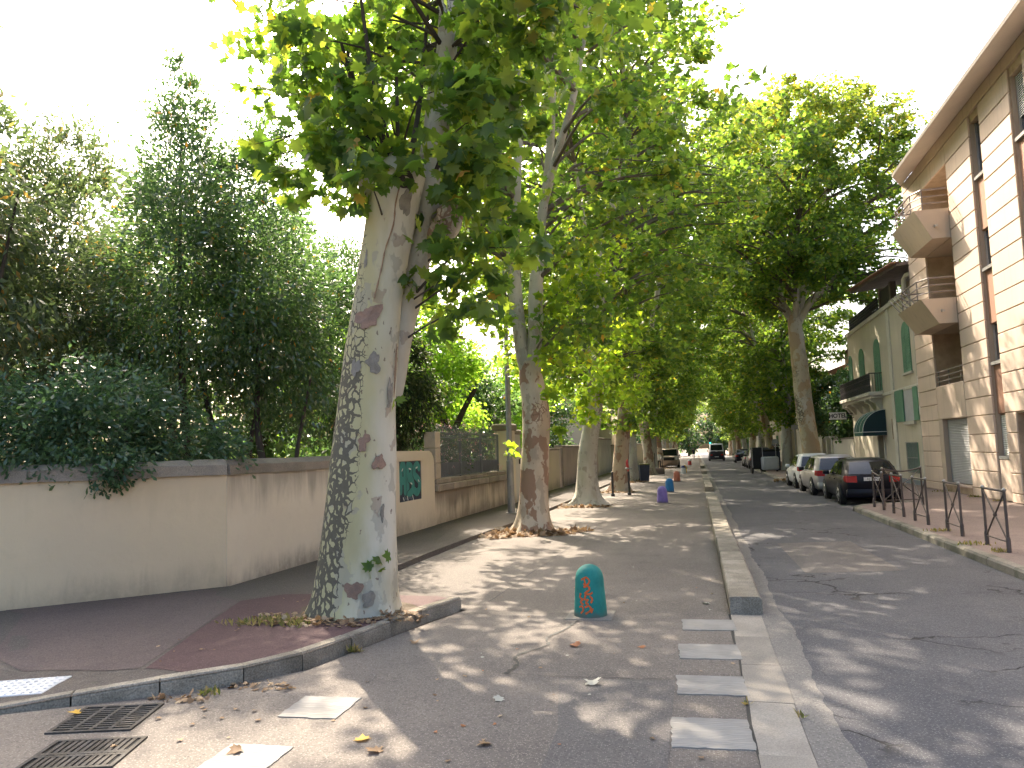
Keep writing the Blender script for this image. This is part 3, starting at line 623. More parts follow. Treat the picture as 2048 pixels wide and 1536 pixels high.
# graffiti board in the recess
gr = thing('graffiti_board', 'recessed board sprayed with teal bubble letters on navy', 'graffiti', (-6.79, 17.275, 1.335), R(90))
W_, H_ = 1.45, .95
MB().box(-W_/2, W_/2, 0.005, .035, -H_/2, H_/2).build('board', M['graf_bg'], gr)
def ribbon(strokes, w, d, n_=6):
    """flat thick strokes in the xz plane at y = d"""
    mb = MB()
    for k_, st_ in enumerate(strokes):
        P = smooth_path([(x, 0, z) for x, z in st_], n_) if len(st_) > 2 else [Vector((x, 0, z)) for x, z in st_]
        dd = d - .0004 * k_; L_ = []; R_ = []
        for i, p in enumerate(P):
            t = (P[min(i+1, len(P)-1)] - P[max(i-1, 0)]).normalized(); q = Vector((-t.z, 0, t.x)) * w / 2
            L_.append(p + q); R_.append(p - q)
        a0 = math.atan2(L_[-1].z - P[-1].z, L_[-1].x - P[-1].x); e1 = [P[-1] + Vector((math.cos(a0 - s_), 0, math.sin(a0 - s_))) * w/2 for s_ in np.linspace(.4, math.pi - .4, 5)]
        a1 = math.atan2(R_[0].z - P[0].z, R_[0].x - P[0].x); e0 = [P[0] + Vector((math.cos(a1 - s_), 0, math.sin(a1 - s_))) * w/2 for s_ in np.linspace(.4, math.pi - .4, 5)]
        n0 = len(L_)
        V = [(p.x, dd, p.z) for p in L_ + R_]; mb.add(V, [(i, i+1, n0+i+1, n0+i) for i in range(n0 - 1)])
        mb.add([(L_[-1].x, dd, L_[-1].z)] + [(p.x, dd, p.z) for p in e1] + [(R_[-1].x, dd, R_[-1].z)], [tuple(range(7))])
        mb.add([(R_[0].x, dd, R_[0].z)] + [(p.x, dd, p.z) for p in e0] + [(L_[0].x, dd, L_[0].z)], [tuple(range(7))])
    return mb
LA = [[(-.62, -.22), (-.60, .1), (-.55, .36), (-.40, .38), (-.34, .1), (-.34, -.24)], [(-.62, .02), (-.36, .02)]]
LB = [[(-.16, .38), (-.17, .1), (-.18, -.3)], [(-.16, .37), (.06, .34), (.10, .18), (-.08, .08)], [(-.08, .06), (.14, -.02), (.14, -.22), (-.14, -.34)]]
LS = [[(.60, .30), (.46, .38), (.28, .30), (.28, .14), (.44, .06), (.60, -.04), (.58, -.22), (.42, -.30), (.24, -.24)]]
for i, L_ in enumerate((LA, LB, LS)):
    o = ribbon(L_, .235, .0035 - .0012*i); o.build('letter_outline', M['graf_line'], gr)
    o = ribbon(L_, .195, .0028 - .0012*i); o.build('letter', M['graf_teal'], gr)
o = ribbon([[(-.55, .26), (-.5, .3)], [(-.10, .30), (.02, .28)], [(.36, .30), (.46, .32)], [(.0, -.05), (.08, -.08)], [(-.5, -.38), (-.45, -.44)], [(-.25, -.36), (-.2, -.45)], [(.1, -.36), (.16, -.46)], [(.5, .0), (.56, -.04)]], .035, -.006); o.build('highlight', M['white'], gr)
o = ribbon([[(-.4, -.36), (-.3, -.42), (-.1, -.40), (.1, -.44)]], .06, -.0005); o.build('shadow_fill', M['blue'], gr)

# pier, low stained wall with cap and railing
pg = thing('railed_wall', 'low stained wall with stone cap carrying a grey iron railing', 'wall', (-6.78, 19.0, 0))
O = (-6.78, 19.0, 0)
def lb(x0, x1, y0, y1, z0, z1): return MB().box(x0 - O[0], x1 - O[0], y0 - O[1], y1 - O[1], z0, z1)
lb(-7.05, -6.80, 19.02, 26.5, -.05, .96).build('wall', M['wall_stain'], pg)
for k in range(6):
    y0 = 19.0 + k*1.25; mb = MB().cbox(-7.16 - O[0], -6.66 - O[0], y0 + .006 - O[1], y0 + 1.244 - O[1], .96, 1.17, .03); mb.build('cap_stone', M['coping'], pg)
    mb = MB().cbox(-7.10 - O[0], -6.72 - O[0], y0 + .006 - O[1], y0 + 1.244 - O[1], 1.17, 1.30, .02); mb.build('upper_cap_stone', M['coping'], pg)
for z0, z1 in ((1.31, 1.72), (1.73, 2.12), (2.13, 2.56)): MB().cbox(-7.06 - O[0], -6.74 - O[0], 18.985 - O[1], 19.40 - O[1], z0, z1, .012).build('pier_stone', M['stone'], pg)
rl = thing('iron_railing', 'grey iron railing with sheeted lower half and thin spiked bars', 'railing', (-6.9, 19.45, 1.30))
bar_me = MB().tube([(0, 0, 0), (0, 0, 1.30), (0, 0, 1.46)], [.009, .009, .002], 6).mesh('bar', True)
nb = 66
for k in range(nb): link('bar', bar_me, M['rail'], rl, loc=(0, .06 + k * 6.55 / nb, .02))
shortb = MB().tube([(0, 0, 0), (0, 0, .40), (0, 0, .50)], [.008, .008, .002], 6).mesh('short_bar', True)
for k in range(nb - 1): link('short_bar', shortb, M['rail'], rl, loc=(.014, .11 + k * 6.55 / nb, .02))
for z_ in (.04, 1.12, 1.26): MB().box(-.018, .018, 0, 6.6, z_ - .015, z_ + .015).build('rail', M['rail'], rl)
for k in range(4): MB().box(-.03, .03, 2.2*k - .03 + (.03 if k == 0 else 0), 2.2*k + .03, 0, 1.3).build('upright', M['rail'], rl)
MB().box(-.03, -.022, .02, 6.58, .06, .42).build('sheet', M['rail'], rl)
p2_ = thing('gate_pier', 'tall pale stone gate pier with weathered cap beyond the railing', 'pier', (-6.8, 27.3, 0))
MB().cbox(-.35, .25, -.75, .0, -.05, 2.75, .02).build('shaft', M['wall_cream'], p2_)
MB().cbox(-.43, .33, -.83, .07, 2.75, 3.0, .05).build('cap', M['coping'], p2_)
MB().cbox(-.3, .22, .03, 1.0, -.05, 2.62, .02).build('return_wall', M['wall_white'], p2_)
MB().cbox(-.36, .28, .08, 1.04, 2.62, 2.80, .04).build('return_cap', M['coping'], p2_)
MB().box(.23, .26, .62, .74, 1.5, 1.68).build('intercom', M['plastic'], p2_)
def simple_wall(name, label, y0, y1, h, m, x=-6.8, t=.3, cop=True):
    w = thing(name, label, 'wall', (x, y0, 0)); MB().box(-t, 0, 0, y1 - y0, -.05, h).build('wall', m, w)
    if cop: MB().cbox(-t - .06, .06, 0, y1 - y0, h, h + .12, .03).build('coping', M['coping'], w)
    return w
simple_wall('street_wall', 'cream garden wall just past the tall gate pier', 28.35, 37.9, 1.98, M['wall_cream'])
gp = thing('wooden_post', 'slim brown wooden post standing against the pinkish wall', 'post', (-6.72, 38.2, 0)); MB().cbox(-.05, .05, -.07, .07, 0, 2.05, .01).build('shaft', M['roof_wood'], gp); MB().cbox(-.06, .06, -.08, .08, 2.05, 2.09, .01).build('cap', M['roof_wood'], gp)
simple_wall('street_wall', 'pinkish garden wall behind the third and fourth plane trunks', 38.4, 53.5, 2.12, M['wall_pink'])
simple_wall('street_wall', 'tall white wall with dirty foot on the left, halfway down the street', 53.7, 62, 2.7, M['wall_white'])
simple_wall('street_wall', 'grey-white wall on the left behind the wheelie bin', 62.2, 82, 2.2, M['wall_pale'], cop=True)
simple_wall('street_wall', 'far cream wall on the left beyond the parked off-roader', 82.3, 150, 2.4, M['wall_cream'])
# lamp post
lp = thing('lamp_post', 'tapered galvanised lamp post on the left walk beside the second plane tree', 'lamp post', (-5.62, 22.66, .085))
MB().tube([(0, 0, 0), (0, 0, 1.6), (0, 0, 1.62), (0, 0, 8.5)], [.115, .11, .09, .055], 14).build('pole', M['lamp_steel'], lp, smooth=True)
MB().lathe([(.17, 0), (.17, .02), (.12, .03)], 16).build('base_plate', M['lamp_steel'], lp)
MB().box(-.05, .05, -.125, -.105, .45, .85).build('service_door', M['lamp_steel'], lp)
MB().tube([(0, 0, 8.4), (.4, 0, 8.9), (1.3, 0, 9.1)], [.05, .045, .04], 8).build('arm', M['lamp_steel'], lp, smooth=True)
MB().cbox(1.2, 1.9, -.12, .12, 9.05, 9.2, .04).build('lantern', M['lamp_steel'], lp)
def world_parts(root):
    bpy.context.view_layer.update()
    for ch in root.children: ch.matrix_parent_inverse = Matrix.Translation(-Vector(root.location))
gw.location = (-6.8, 10.0, 0); world_parts(gw)
# ---------------------------------------------------------------- foliage tools
def leaf_template(kind):
    if kind == 'lobed':
        h = [(0, .04), (.17, -.03), (.34, .06), (.26, .20), (.54, .34), (.36, .43), (.40, .66), (.19, .60), (0, 1.0)]
    elif kind == 'star':
        h = [(0, .03), (.30, .04), (.25, .22), (.54, .40), (.27, .52), (0, 1.0)]
    elif kind == 'kite':
        h = [(0, 0), (.36, .34), (0, 1.0)]
    elif kind == 'blade':
        h = [(0, 0), (.17, .45), (0, 1.0)]
    elif kind == 'spoon':
        h = [(0, 0), (.10, .3), (.20, .72), (0, 1.0)]
    pts = h + [(-x, y) for x, y in reversed(h[1:-1])]
    z = lambda x, y: -.28 * abs(x) - .22 * y * y + .1 * y
    if kind in ('lobed', 'star'):
        V = [(0, .38, z(0, .38) + .02)] + [(x, y, z(x, y)) for x, y in pts]; n = len(pts)
        F = [(0, 1 + i, 1 + (i + 1) % n, 1 + (i + 1) % n) for i in range(n)]; F = [f[:3] for f in F]
    else:
        V = [(x, y, z(x, y)) for x, y in pts]; n = len(pts)
        if n == 4: F = [(0, 1, 2), (0, 2, 3)]
        else: F = [(0, 1, 5), (1, 2, 5), (2, 4, 5), (2, 3, 4)]
    return np.array(V, float), np.array(F, int)
TPL = {k: leaf_template(k) for k in ('lobed', 'star', 'kite', 'blade', 'spoon')}
def frames(n, upb, rg, tip=None, droop=.35, spread=.75):
    nr = rg.normal(size=(n, 3)) * spread; nr[:, 2] += upb; nr /= np.linalg.norm(nr, axis=1)[:, None]
    t = rg.normal(size=(n, 3)) if tip is None else tip + rg.normal(size=(n, 3)) * .5
    t[:, 2] -= droop
    t -= nr * (t * nr).sum(1)[:, None]; t /= np.linalg.norm(t, axis=1)[:, None]
    return np.cross(t, nr), t, nr
def scatter(pos, size, kind, rg, upb=.7, tip=None, droop=.35, spread=.75, name='crown'):
    V0, F0 = TPL[kind]; n = len(pos); x, y, z = frames(n, upb, rg, tip, droop, spread)
    s_ = (size * rg.uniform(.7, 1.25, n))[:, None, None]
    V = pos[:, None, :] + s_ * (V0[None, :, 0, None] * x[:, None, :] + V0[None, :, 1, None] * y[:, None, :] + V0[None, :, 2, None] * z[:, None, :])
    F = F0[None] + (np.arange(n) * len(V0))[:, None, None]
    return np_mesh(name, V.reshape(-1, 3), F.reshape(-1, 3))
def in_clumps(cen, rad, per, rg, flat=.7):
    """leaf positions around clump centres; per = leaves per clump (array)"""
    idx = np.repeat(np.arange(len(cen)), per); d = rg.normal(size=(len(idx), 3)); d /= np.linalg.norm(d, axis=1)[:, None]
    d *= (rg.uniform(0, 1, len(idx)) ** .45)[:, None] * rad[idx][:, None]; d[:, 2] *= flat
    return cen[idx] + d, idx
def trunk_mesh(pts, rad, n=20, res=5, flare=0.0, amp=.05, seed=0, lobes=5):
    P = smooth_path(pts, res); rr = []
    for i in range(len(P)):
        u = i / res; k = min(int(u), len(rad) - 2); f = u - k; rr.append(rad[k]*(1-f) + rad[k+1]*f)
    z0 = P[0].z; rg = random.Random(seed); ph = [rg.uniform(0, 6.3) for _ in range(8)]
    def nz(i, a):
        z = P[i].z - z0
        k = 1 + amp*(math.sin(2*a + ph[0] + z*.9) * .6 + math.sin(3*a + ph[1] - z*1.7)*.5 + math.sin(5*a + ph[2] + z*2.3)*.3 + .35*math.sin(z*5 + 2*a + ph[3]))
        return k + flare * math.exp(-max(z, 0) / .22) * (1 + .45*math.sin(lobes*a + ph[4]) + .25*math.sin((lobes+3)*a + ph[5]))
    mb = MB().tube(P, rr, n, True, nz); return mb
def limb(mb, pts, r0, r1, n=7, res=4):
    P = smooth_path(pts, res); mb.tube(P, [r0 + (r1 - r0) * i / (len(P) - 1) for i in range(len(P))], n)

# ---------------------------------------------------------------- crown of a street plane tree, generated
def street_crown(seed, stems, z0, z1, rmax, nclump, per, size, kind, lean=(0, 0), prof=None, skirt=0.0, twigs=True, clear=None):
    """stems: list of point lists (local). Returns branch MB, crown mesh"""
    rg = np.random.default_rng(seed); prof = prof or [(0, .35), (.15, .7), (.4, 1.0), (.7, .92), (.9, .6), (1.0, .2)]
    u = rg.uniform(0, 1, nclump) ** .9; zz = z0 + (z1 - z0) * u
    rr = np.interp(u, [p[0] for p in prof], [p[1] for p in prof]) * rmax
    rad = rr * rg.uniform(0.03, 1, nclump) ** .5; a = rg.uniform(0, 2*math.pi, nclump)
    rad *= 1 + .22*np.sin(3*a + seed) + .12*np.sin(5*a + zz*.7)
    cen = np.stack([rad*np.cos(a) + lean[0]*u, rad*np.sin(a) + lean[1]*u, zz + rg.normal(size=nclump)*.3], 1)
    if clear:   # keep the side of the stems towards the walking area open up to this height
        sx = np.array([[p[0], p[2]] for st_ in stems for p in smooth_path(st_, 4)])
        near = np.array([np.abs(sx[np.argsort(np.abs(sx[:, 1] - c[2]))[:4], 0] - c[0]).min() < .75 for c in cen])
        keep = ~(near & (cen[:, 1] < 1.0) & (cen[:, 2] < clear)); cen = cen[keep]; nclump = len(cen)
    crad = rg.uniform(.48, 1.0, nclump)
    pos, idx = in_clumps(cen, crad, rg.integers(int(per*.6), int(per*1.4), nclump), rg, .62)
    out = pos - np.array([0, 0, 1.0]) * pos[:, 2:3]
    nn_ = np.linalg.norm(out, axis=1)[:, None] + .01
    me = scatter(pos, size, kind, rg, .75, out / nn_ * .9, .45)
    br = MB(); S = []
    for st_ in stems: S += [Vector(p) for p in smooth_path(st_, 5)]
    for k in range(nclump):
        if not twigs or rg.uniform() > .55: continue
        c = Vector(cen[k]); cand = [s for s in S if s.z < c.z - .2] or S
        b = min(cand, key=lambda s: (s - c).length + .5 * abs((c.z - s.z) - 1.2))
        m_ = (b + c) / 2 + Vector((0, 0, .12 * (c - b).length)) + Vector(rg.normal(size=3)) * .15
        L_ = (c - b).length
        limb(br, [b, m_, c], min(.10, .016 + .014 * L_), .009, 5, 3)
    return br, me
def plane_tree(name, label, loc, trunk_pts, trunk_r, stems, stem_r, bark_m, crown, group='plane trees lining the street', flare=.35, seed=0, extra=None, seg=18, leafm=None):
    t = thing(name, label, 'tree', loc, 0, group)
    o = trunk_mesh(trunk_pts, trunk_r, seg, 6, flare, .045, seed).build('trunk', bark_m, t, smooth=60)
    for k, (st_, (ra, rb)) in enumerate(zip(stems, stem_r)):
        P = smooth_path(st_, 5); rs = [ra + (rb - ra) * i / (len(P) - 1) for i in range(len(P))]
        rg = random.Random(seed * 31 + k); ph = rg.uniform(0, 6)
        MB().tube(P, rs, 12, True, lambda i, a: 1 + .09*math.sin(2*a + ph + i*.4) + .07*math.sin(3*a + i*.9)).build('limb', M['bark3'], t, smooth=60)
    br, me = crown
    if br.v: br.build('twigs', M['twig'], t, kind='stuff', smooth=60)
    link('crown', me, leafm or M['plane_leaf'], t, kind='stuff')
    return t

# ---------------------------------------------------------------- first plane tree (nearest)
T1 = (-4.04, 8.44, .10)
def l1(x, z, y=8.44): return (x - T1[0], y - T1[1], z - T1[2])
t1 = thing('plane_tree', 'nearest plane tree, thick mottled olive trunk on the maroon island', 'tree', T1, 0, 'plane trees lining the street')
tp1 = [l1(-4.04, .02), l1(-4.01, .55), l1(-3.98, 1.2), l1(-3.93, 1.85), l1(-3.86, 2.6), l1(-3.78, 3.25), l1(-3.69, 3.9), l1(-3.58, 4.5), l1(-3.47, 5.05), l1(-3.40, 5.45), l1(-3.38, 5.62)]
trunk_mesh(tp1, [.475, .465, .435, .40, .355, .325, .295, .29, .31, .335, .20], 40, 8, .27, .030, 3, 6).build('trunk', M['bark1'], t1, smooth=60)
sec = [l1(-3.70, 2.7, 8.6), l1(-3.56, 3.5, 8.72), l1(-3.40, 4.14, 8.8), l1(-3.26, 4.64, 8.82), l1(-3.14, 5.15, 8.82), l1(-3.06, 5.8, 8.82), l1(-2.98, 6.45, 8.8), l1(-2.86, 7.1, 8.8), l1(-2.80, 7.8, 8.8), l1(-2.7, 9.5, 9.0), l1(-2.9, 12, 9.2), l1(-2.8, 15, 9.2)]
P = smooth_path(sec, 5); rs = np.interp(np.linspace(0, 1, len(P)), [0, .2, .4, .6, 1], [.20, .19, .175, .15, .05])
MB().tube(P, list(rs), 16, True, lambda i, a: 1 + .06*math.sin(2*a + i*.3) + .05*math.sin(3*a + i*.7)).build('limb', M['bark3'], t1, smooth=60)
# knobs and stubs where limbs were cut
MB().tube(smooth_path([l1(-3.08, 4.55, 8.8), l1(-2.93, 4.72, 8.74), l1(-2.84, 4.95, 8.7), l1(-2.86, 5.1, 8.68)], 4), [.15, .16, .17, .17, .18, .18, .17, .17, .165, .15, .12, .08, .04], 12, True, lambda i, a: 1 + .15*math.sin(3*a + i)).build('knob', M['bark2'], t1, smooth=60)
MB().tube(smooth_path([l1(-3.62, 5.15), l1(-3.72, 5.3, 8.3), l1(-3.78, 5.5, 8.25), l1(-3.77, 5.62, 8.25)], 4), [.10, .12, .14, .15, .15, .14, .14, .13, .13, .12, .10, .07, .03], 12, True, lambda i, a: 1 + .12*math.sin(3*a + i)).build('knob', M['bark3'], t1, smooth=60)
rg1 = np.random.default_rng(11)
def z1(px, py): # tangent-plane shortcut for the tree's own depth
    return (-4.04 + (px - 712) * .00594 + (1243 - py) * .00017, (1243 - py) * .00618)
spray_px = {
 'left': [(452, 262), (478, 272), (470, 300), (505, 325), (540, 345), (560, 380), (600, 372), (618, 300), (640, 395), (668, 360), (690, 405), (715, 420), (585, 340)],
 'upper': [(525, 35), (560, 20), (600, 50), (545, 95), (590, 100), (640, 60), (560, 150), (610, 150), (660, 120), (700, 60), (750, 40), (580, 205), (630, 210), (680, 190), (720, 140), (770, 110), (610, 255), (660, 265), (710, 240), (750, 190), (800, 60), (820, 150), (690, 310), (740, 290), (790, 250), (840, 30), (640, 310), (720, 350), (780, 310), (830, 260), (860, 330), (800, 360)],
 'top': [(900, 50), (950, 30), (1000, 60), (1050, 40), (920, 120), (975, 130), (1030, 120), (900, 200), (955, 210), (1010, 190), (930, 280), (985, 270), (1040, 230), (900, 330), (950, 350), (1010, 330), (1070, 300), (880, 400), (940, 400), (1000, 390), (1080, 120), (1100, 60)],
 'right': [(890, 450), (940, 440), (985, 460), (1030, 450), (870, 510), (915, 520), (965, 520), (1015, 510), (1060, 480), (815, 590), (850, 600), (890, 580), (940, 590), (990, 590), (1040, 560), (880, 640), (925, 640), (970, 650), (900, 690), (790, 575), (1000, 640), (1080, 540)]}
cen, crad, per = [], [], []
for k, L_ in spray_px.items():
    for px, py in L_:
        x, z = z1(px, py); yy = 8.44 + {'left': -.2, 'upper': 0, 'top': .2, 'right': .1}[k] + rg1.uniform(-1.0, 1.0) * (.6 if k in ('left', 'right') else 1.1)
        yy += 1.4 if (735 < px < 900 and 225 < py < 420) else 0; s_ = yy / 8.44; cen.append((x * s_ - T1[0], yy - T1[1], 1.95 + (z - 1.95) * s_ - T1[2])); crad.append({'left': .20, 'upper': .36, 'top': .38, 'right': .25}[k]); per.append({'left': 11, 'upper': 32, 'top': 46, 'right': 17}[k])
for px, py, dy_ in ((765, 335, -.35), (800, 318, -.45), (835, 345, -.3), (745, 318, -.2), (815, 375, -.42), (785, 300, -.3)):
    x, z = z1(px, py); yy = 8.44 + dy_; s_ = yy/8.44; cen.append((x*s_ - T1[0], dy_, 1.95 + (z - 1.95)*s_ - T1[2])); crad.append(.16); per.append(6)
ncl = len(cen)
for _ in range(230):   # the part of the crown above the picture
    u = rg1.uniform(); z = 7.4 + 9.5*u; r_ = 4.4 * math.sqrt(rg1.uniform()) * (1 - .55*u*u); a = rg1.uniform(0, 6.283)
    cen.append((r_*math.cos(a) + 1.0, r_*math.sin(a)*.9 + .6, z)); crad.append(rg1.uniform(.5, .9)); per.append(38)
cen, crad, per = np.array(cen), np.array(crad), np.array(per)
pos, idx = in_clumps(cen, crad, per, rg1, .75)
low = idx < ncl
# leaves one can pick out singly: those nearest the camera
dcam = np.linalg.norm(pos + np.array(T1) - np.array([0, 0, 1.95]), axis=1); cand = np.where(low)[0]
pick = cand[np.argsort(dcam[cand])[:300]]; rest = np.setdiff1d(np.arange(len(pos)), pick)
link('crown', scatter(pos[rest], .205, 'lobed', rg1, .55, None, .5, .85), M['plane_leaf'], t1, kind='stuff')
V0, F0 = TPL['lobed']
lme = []
for k in range(6):
    V = V0.copy(); V[:, 2] += .10*np.sin(V[:, 0]*4 + k) + .08*np.cos(V[:, 1]*3 + k*2); V *= .205 * (1 + .1*(k % 3 - 1)); lme.append(np_mesh('leaf', V, F0))
fx, fy, fz = frames(len(pick), .55, rg1, None, .5, .85)
for i, k in enumerate(pick):
    o = link('leaf', lme[i % 6], M['plane_leaf'], t1)
    m_ = Matrix((( fx[i][0], fy[i][0], fz[i][0]), (fx[i][1], fy[i][1], fz[i][1]), (fx[i][2], fy[i][2], fz[i][2])))
    o.location = pos[k]; o.rotation_euler = m_.to_euler()
tw = MB()
main = [Vector(p) for p in smooth_path(tp1[6:], 4)] ; secv = [Vector(p) for p in smooth_path(sec, 4)]
hub = Vector(l1(-3.42, 5.5)); hub2 = Vector(l1(-3.75, 5.5, 8.3))
for k in range(len(cen)):
    c = Vector(cen[k])
    if k < len(spray_px['left']): b = hub2
    elif k < ncl - len(spray_px['right']) and rg1.uniform() < .5: b = hub if c.x < .8 else min(secv, key=lambda s: (s - c).length)
    else: b = min(secv + main, key=lambda s: (s - c).length + .4*abs(c.z - s.z - .5))
    if k % 2 and k > 13: continue
    L_ = (c - b).length; limb(tw, [b, (b + c)/2 + Vector((0, 0, .12*L_)) + Vector(rg1.normal(size=3))*.07, c], min(.05, .007 + .008*L_), .004, 5, 3)
tw.build('twigs', M['bark_dark'], t1, kind='stuff', smooth=60)
# plates of old bark still clinging to the trunk, and a long scar
tz = [p[2] for p in tp1]; tcx = [p[0] for p in tp1]; tcr = [.475, .465, .435, .40, .355, .325, .295, .285, .295, .31, .16]
def on_trunk(ang, z, off):
    r_ = np.interp(z, tz, tcr) * 1.045 + off; return (np.interp(z, tz, tcx) + r_*math.cos(R(ang)), r_*math.sin(R(ang)), z)
def plate(name, ang, z, w, h_, m, seed, off=.004):
    rg = random.Random(seed); ph = [rg.uniform(0, 6.3) for _ in range(4)]; n_ = 26; V = [on_trunk(ang, z, off + .004)]
    r_ = np.interp(z, tz, tcr)
    for k in range(n_):
        a = 2*math.pi*k/n_; q = 1 + .22*math.sin(2*a + ph[0]) + .18*math.sin(3*a + ph[1]) + .14*math.sin(5*a + ph[2]) + .08*math.sin(9*a + ph[3])
        V.append(on_trunk(ang + math.degrees(w/2*q*math.cos(a)/r_), z + h_/2*q*math.sin(a), off))
    V += [on_trunk(ang, z, -.01)] + [(x*.985, y*.985, z_) for x, y, z_ in V[1:n_+1]]
    MB().add(V, [(0, 1 + k, 1 + (k+1) % n_) for k in range(n_)] + [(1 + k, n_ + 2 + k, n_ + 2 + (k+1) % n_, 1 + (k+1) % n_) for k in range(n_)]).build(name, m, t1)
plate('bark_plate', -82, 3.50, .26, .30, M['plate_bark'], 1); plate('bark_plate', -66, 2.02, .12, .19, M['plate_bark'], 2); plate('bark_plate', -38, 1.78, .13, .19, M['plate_bark'], 3)
plate('bark_plate', -95, 2.9, .10, .22, M['plate_grey'], 4); plate('bark_plate', -60, 2.95, .16, .22, M['plate_grey'], 5); plate('bark_plate', -30, 1.2, .05, .16, M['plate_grey'], 6); plate('bark_plate', -20, 2.6, .07, .34, M['plate_grey'], 7); plate('bark_plate', -70, .35, .16, .22, M['plate_bark'], 8); plate('bark_plate', -45, .22, .22, .18, M['plate_grey'], 9); plate('bark_plate', -110, 4.2, .05, .2, M['plate_grey'], 10)
plate('bark_plate', -60, 5.22, .34, .34, M['bark_dark'], 12, .01); plate('bark_plate', -35, 4.9, .12, .4, M['plate_grey'], 13); plate('bark_plate', -100, 5.1, .16, .12, M['plate_grey'], 14)
for k_, (a_, l_) in enumerate((((-.45, -.3, 1.6), 0), ((-.15, -.5, 2.0), 1), ((.25, .3, 2.4), 2), ((-.7, .3, 2.1), 3), ((.1, -.25, 1.1), 4))):
    b0_ = Vector(l1(-3.40, 5.45)) + Vector((a_[0]*.25, a_[1]*.25, -.05)); mb_ = MB(); limb(mb_, [b0_, b0_ + Vector((a_[0]*.5, a_[1]*.5, a_[2]*.35)), b0_ + Vector(a_)], .06 - .006*k_, .02, 8, 4); mb_.build('branch', M['bark_dark'], t1, smooth=60)
sc_pts = [on_trunk(-62 + a, z, .002) for a, z in ((5, 5.1), (2, 4.85), (5, 4.6), (-4, 4.3), (-6, 4.05), (-12, 3.72))]
MB().tube(smooth_path(sc_pts, 4), [.004 + .008*abs(math.sin(i*1.3)) for i in range(21)], 6).build('bark_scar', M['scar'], t1, smooth=60)
MB().tube(smooth_path([on_trunk(-8, z, .0) for z in (3.2, 2.95, 2.7, 2.55)], 4), [.005, .008, .012, .013, .012, .014, .014, .012, .010, .010, .008, .006, .004], 6).build('bark_scar', M['scar'], t1, smooth=60)
# a sprout at the foot of the trunk and one hanging bark-brown leaf cluster
sp = np.array([l1(-3.62, .62, 8.15), l1(-3.58, .72, 8.12), l1(-3.70, .55, 8.1), l1(-3.66, .68, 8.08), l1(-3.50, .80, 8.2), l1(-3.45, 2.55, 8.2), l1(-3.38, 2.62, 8.2)])
for i, p in enumerate(sp):
    o = link('leaf', lme[i % 6], M['plane_leaf'], t1); o.location = p; o.rotation_euler = (R(40 + 20*i), R(20*i), R(70*i)); o.scale = (.8, .8, .8)

# ---------------------------------------------------------------- second and third plane trees
T2 = (-4.0, 18.33, .02)
def lT(T, pts): return [(x - T[0], (y if len(q) else 0), z - T[2]) for (x, z, *q) in pts for y in (q or [0])]
tr2 = lT(T2, [(-4.0, 0), (-3.95, 1.0), (-3.88, 2.0), (-3.84, 2.9), (-3.92, 3.7), (-3.98, 4.2)])
st2 = [lT(T2, [(-3.97, 3.6), (-4.16, 4.7), (-4.27, 6.3), (-4.18, 8.4), (-4.02, 10.4), (-4.1, 13.5, .3), (-4.2, 17, .4)]),
       lT(T2, [(-3.92, 3.6), (-3.80, 4.75), (-3.74, 5.8), (-3.62, 7.0), (-3.44, 8.3), (-3.25, 9.4), (-3.0, 12, -.3), (-2.6, 16, -.4)]),
       lT(T2, [(-3.44, 8.3), (-3.0, 9.2, -.5), (-2.4, 10.6, -1.0), (-1.9, 12.6, -1.3)])]
cr2 = street_crown(21, st2, 4.6, 17.5, 4.9, 340, 66, .215, 'star', prof=[(0, .30), (.2, .62), (.45, 1.0), (.75, .95), (1, .45)], clear=11.5)
t2 = plane_tree('plane_tree', 'second plane tree from the camera, brown flaking trunk ringed by dead leaves', T2, tr2, [.40, .365, .345, .335, .30, .22], st2, [(.20, .06), (.22, .06), (.13, .04)], M['bark2'], cr2, seed=5, flare=.40, seg=26)
# low sprays beside its trunk
rg2 = np.random.default_rng(5); low2 = []
for x, z, y, r_, n_ in [(-2.9, 3.4, 20.5, .45, 60), (-2.5, 3.9, 20.8, .45, 60), (-2.7, 2.9, 20.3, .35, 40), (-3.1, 4.5, 19.5, .6, 90), (-2.6, 5.2, 20.0, .6, 100), (-3.2, 5.6, 18.0, .6, 100), (-4.6, 5.2, 17.6, .5, 70), (-2.9, 6.4, 18.8, .7, 110), (-4.9, 6.4, 18.0, .6, 100), (-2.2, 6.2, 19.0, .6, 90), (-3.2, 2.45, 17.9, .22, 16), (-3.35, 3.3, 17.7, .3, 26), (-4.45, 2.15, 17.85, .16, 7), (-4.4, 1.9, 17.85, .16, 7), (-2.6, 4.4, 22.5, .7, 150), (-3.4, 5.6, 22.0, .8, 170), (-2.0, 5.6, 23.5, .8, 170), (-4.6, 4.6, 21.0, .7, 120), (-4.9, 7.6, 20.0, .8, 150), (-2.4, 7.6, 21.0, .8, 170), (-3.8, 8.6, 22.0, .9, 180), (-1.8, 3.6, 24.5, .5, 70), (-3.5, 4.2, 17.8, .35, 30)]:
    p_, _ = in_clumps(np.array([[x - T2[0], y - T2[1], z]]), np.array([r_]), np.array([n_]), rg2, .9); low2.append(p_)
link('low_sprays', scatter(np.concatenate(low2), .20, 'star', rg2, .5, None, .5, .85, 'low_sprays'), M['plane_leaf_painted_sun'], t2, kind='stuff')
T3 = (-3.85, 26.8, .0)
tr3 = lT(T3, [(-3.85, 0), (-3.82, .9), (-3.76, 1.9), (-3.58, 2.9), (-3.42, 3.9), (-3.32, 4.8)])
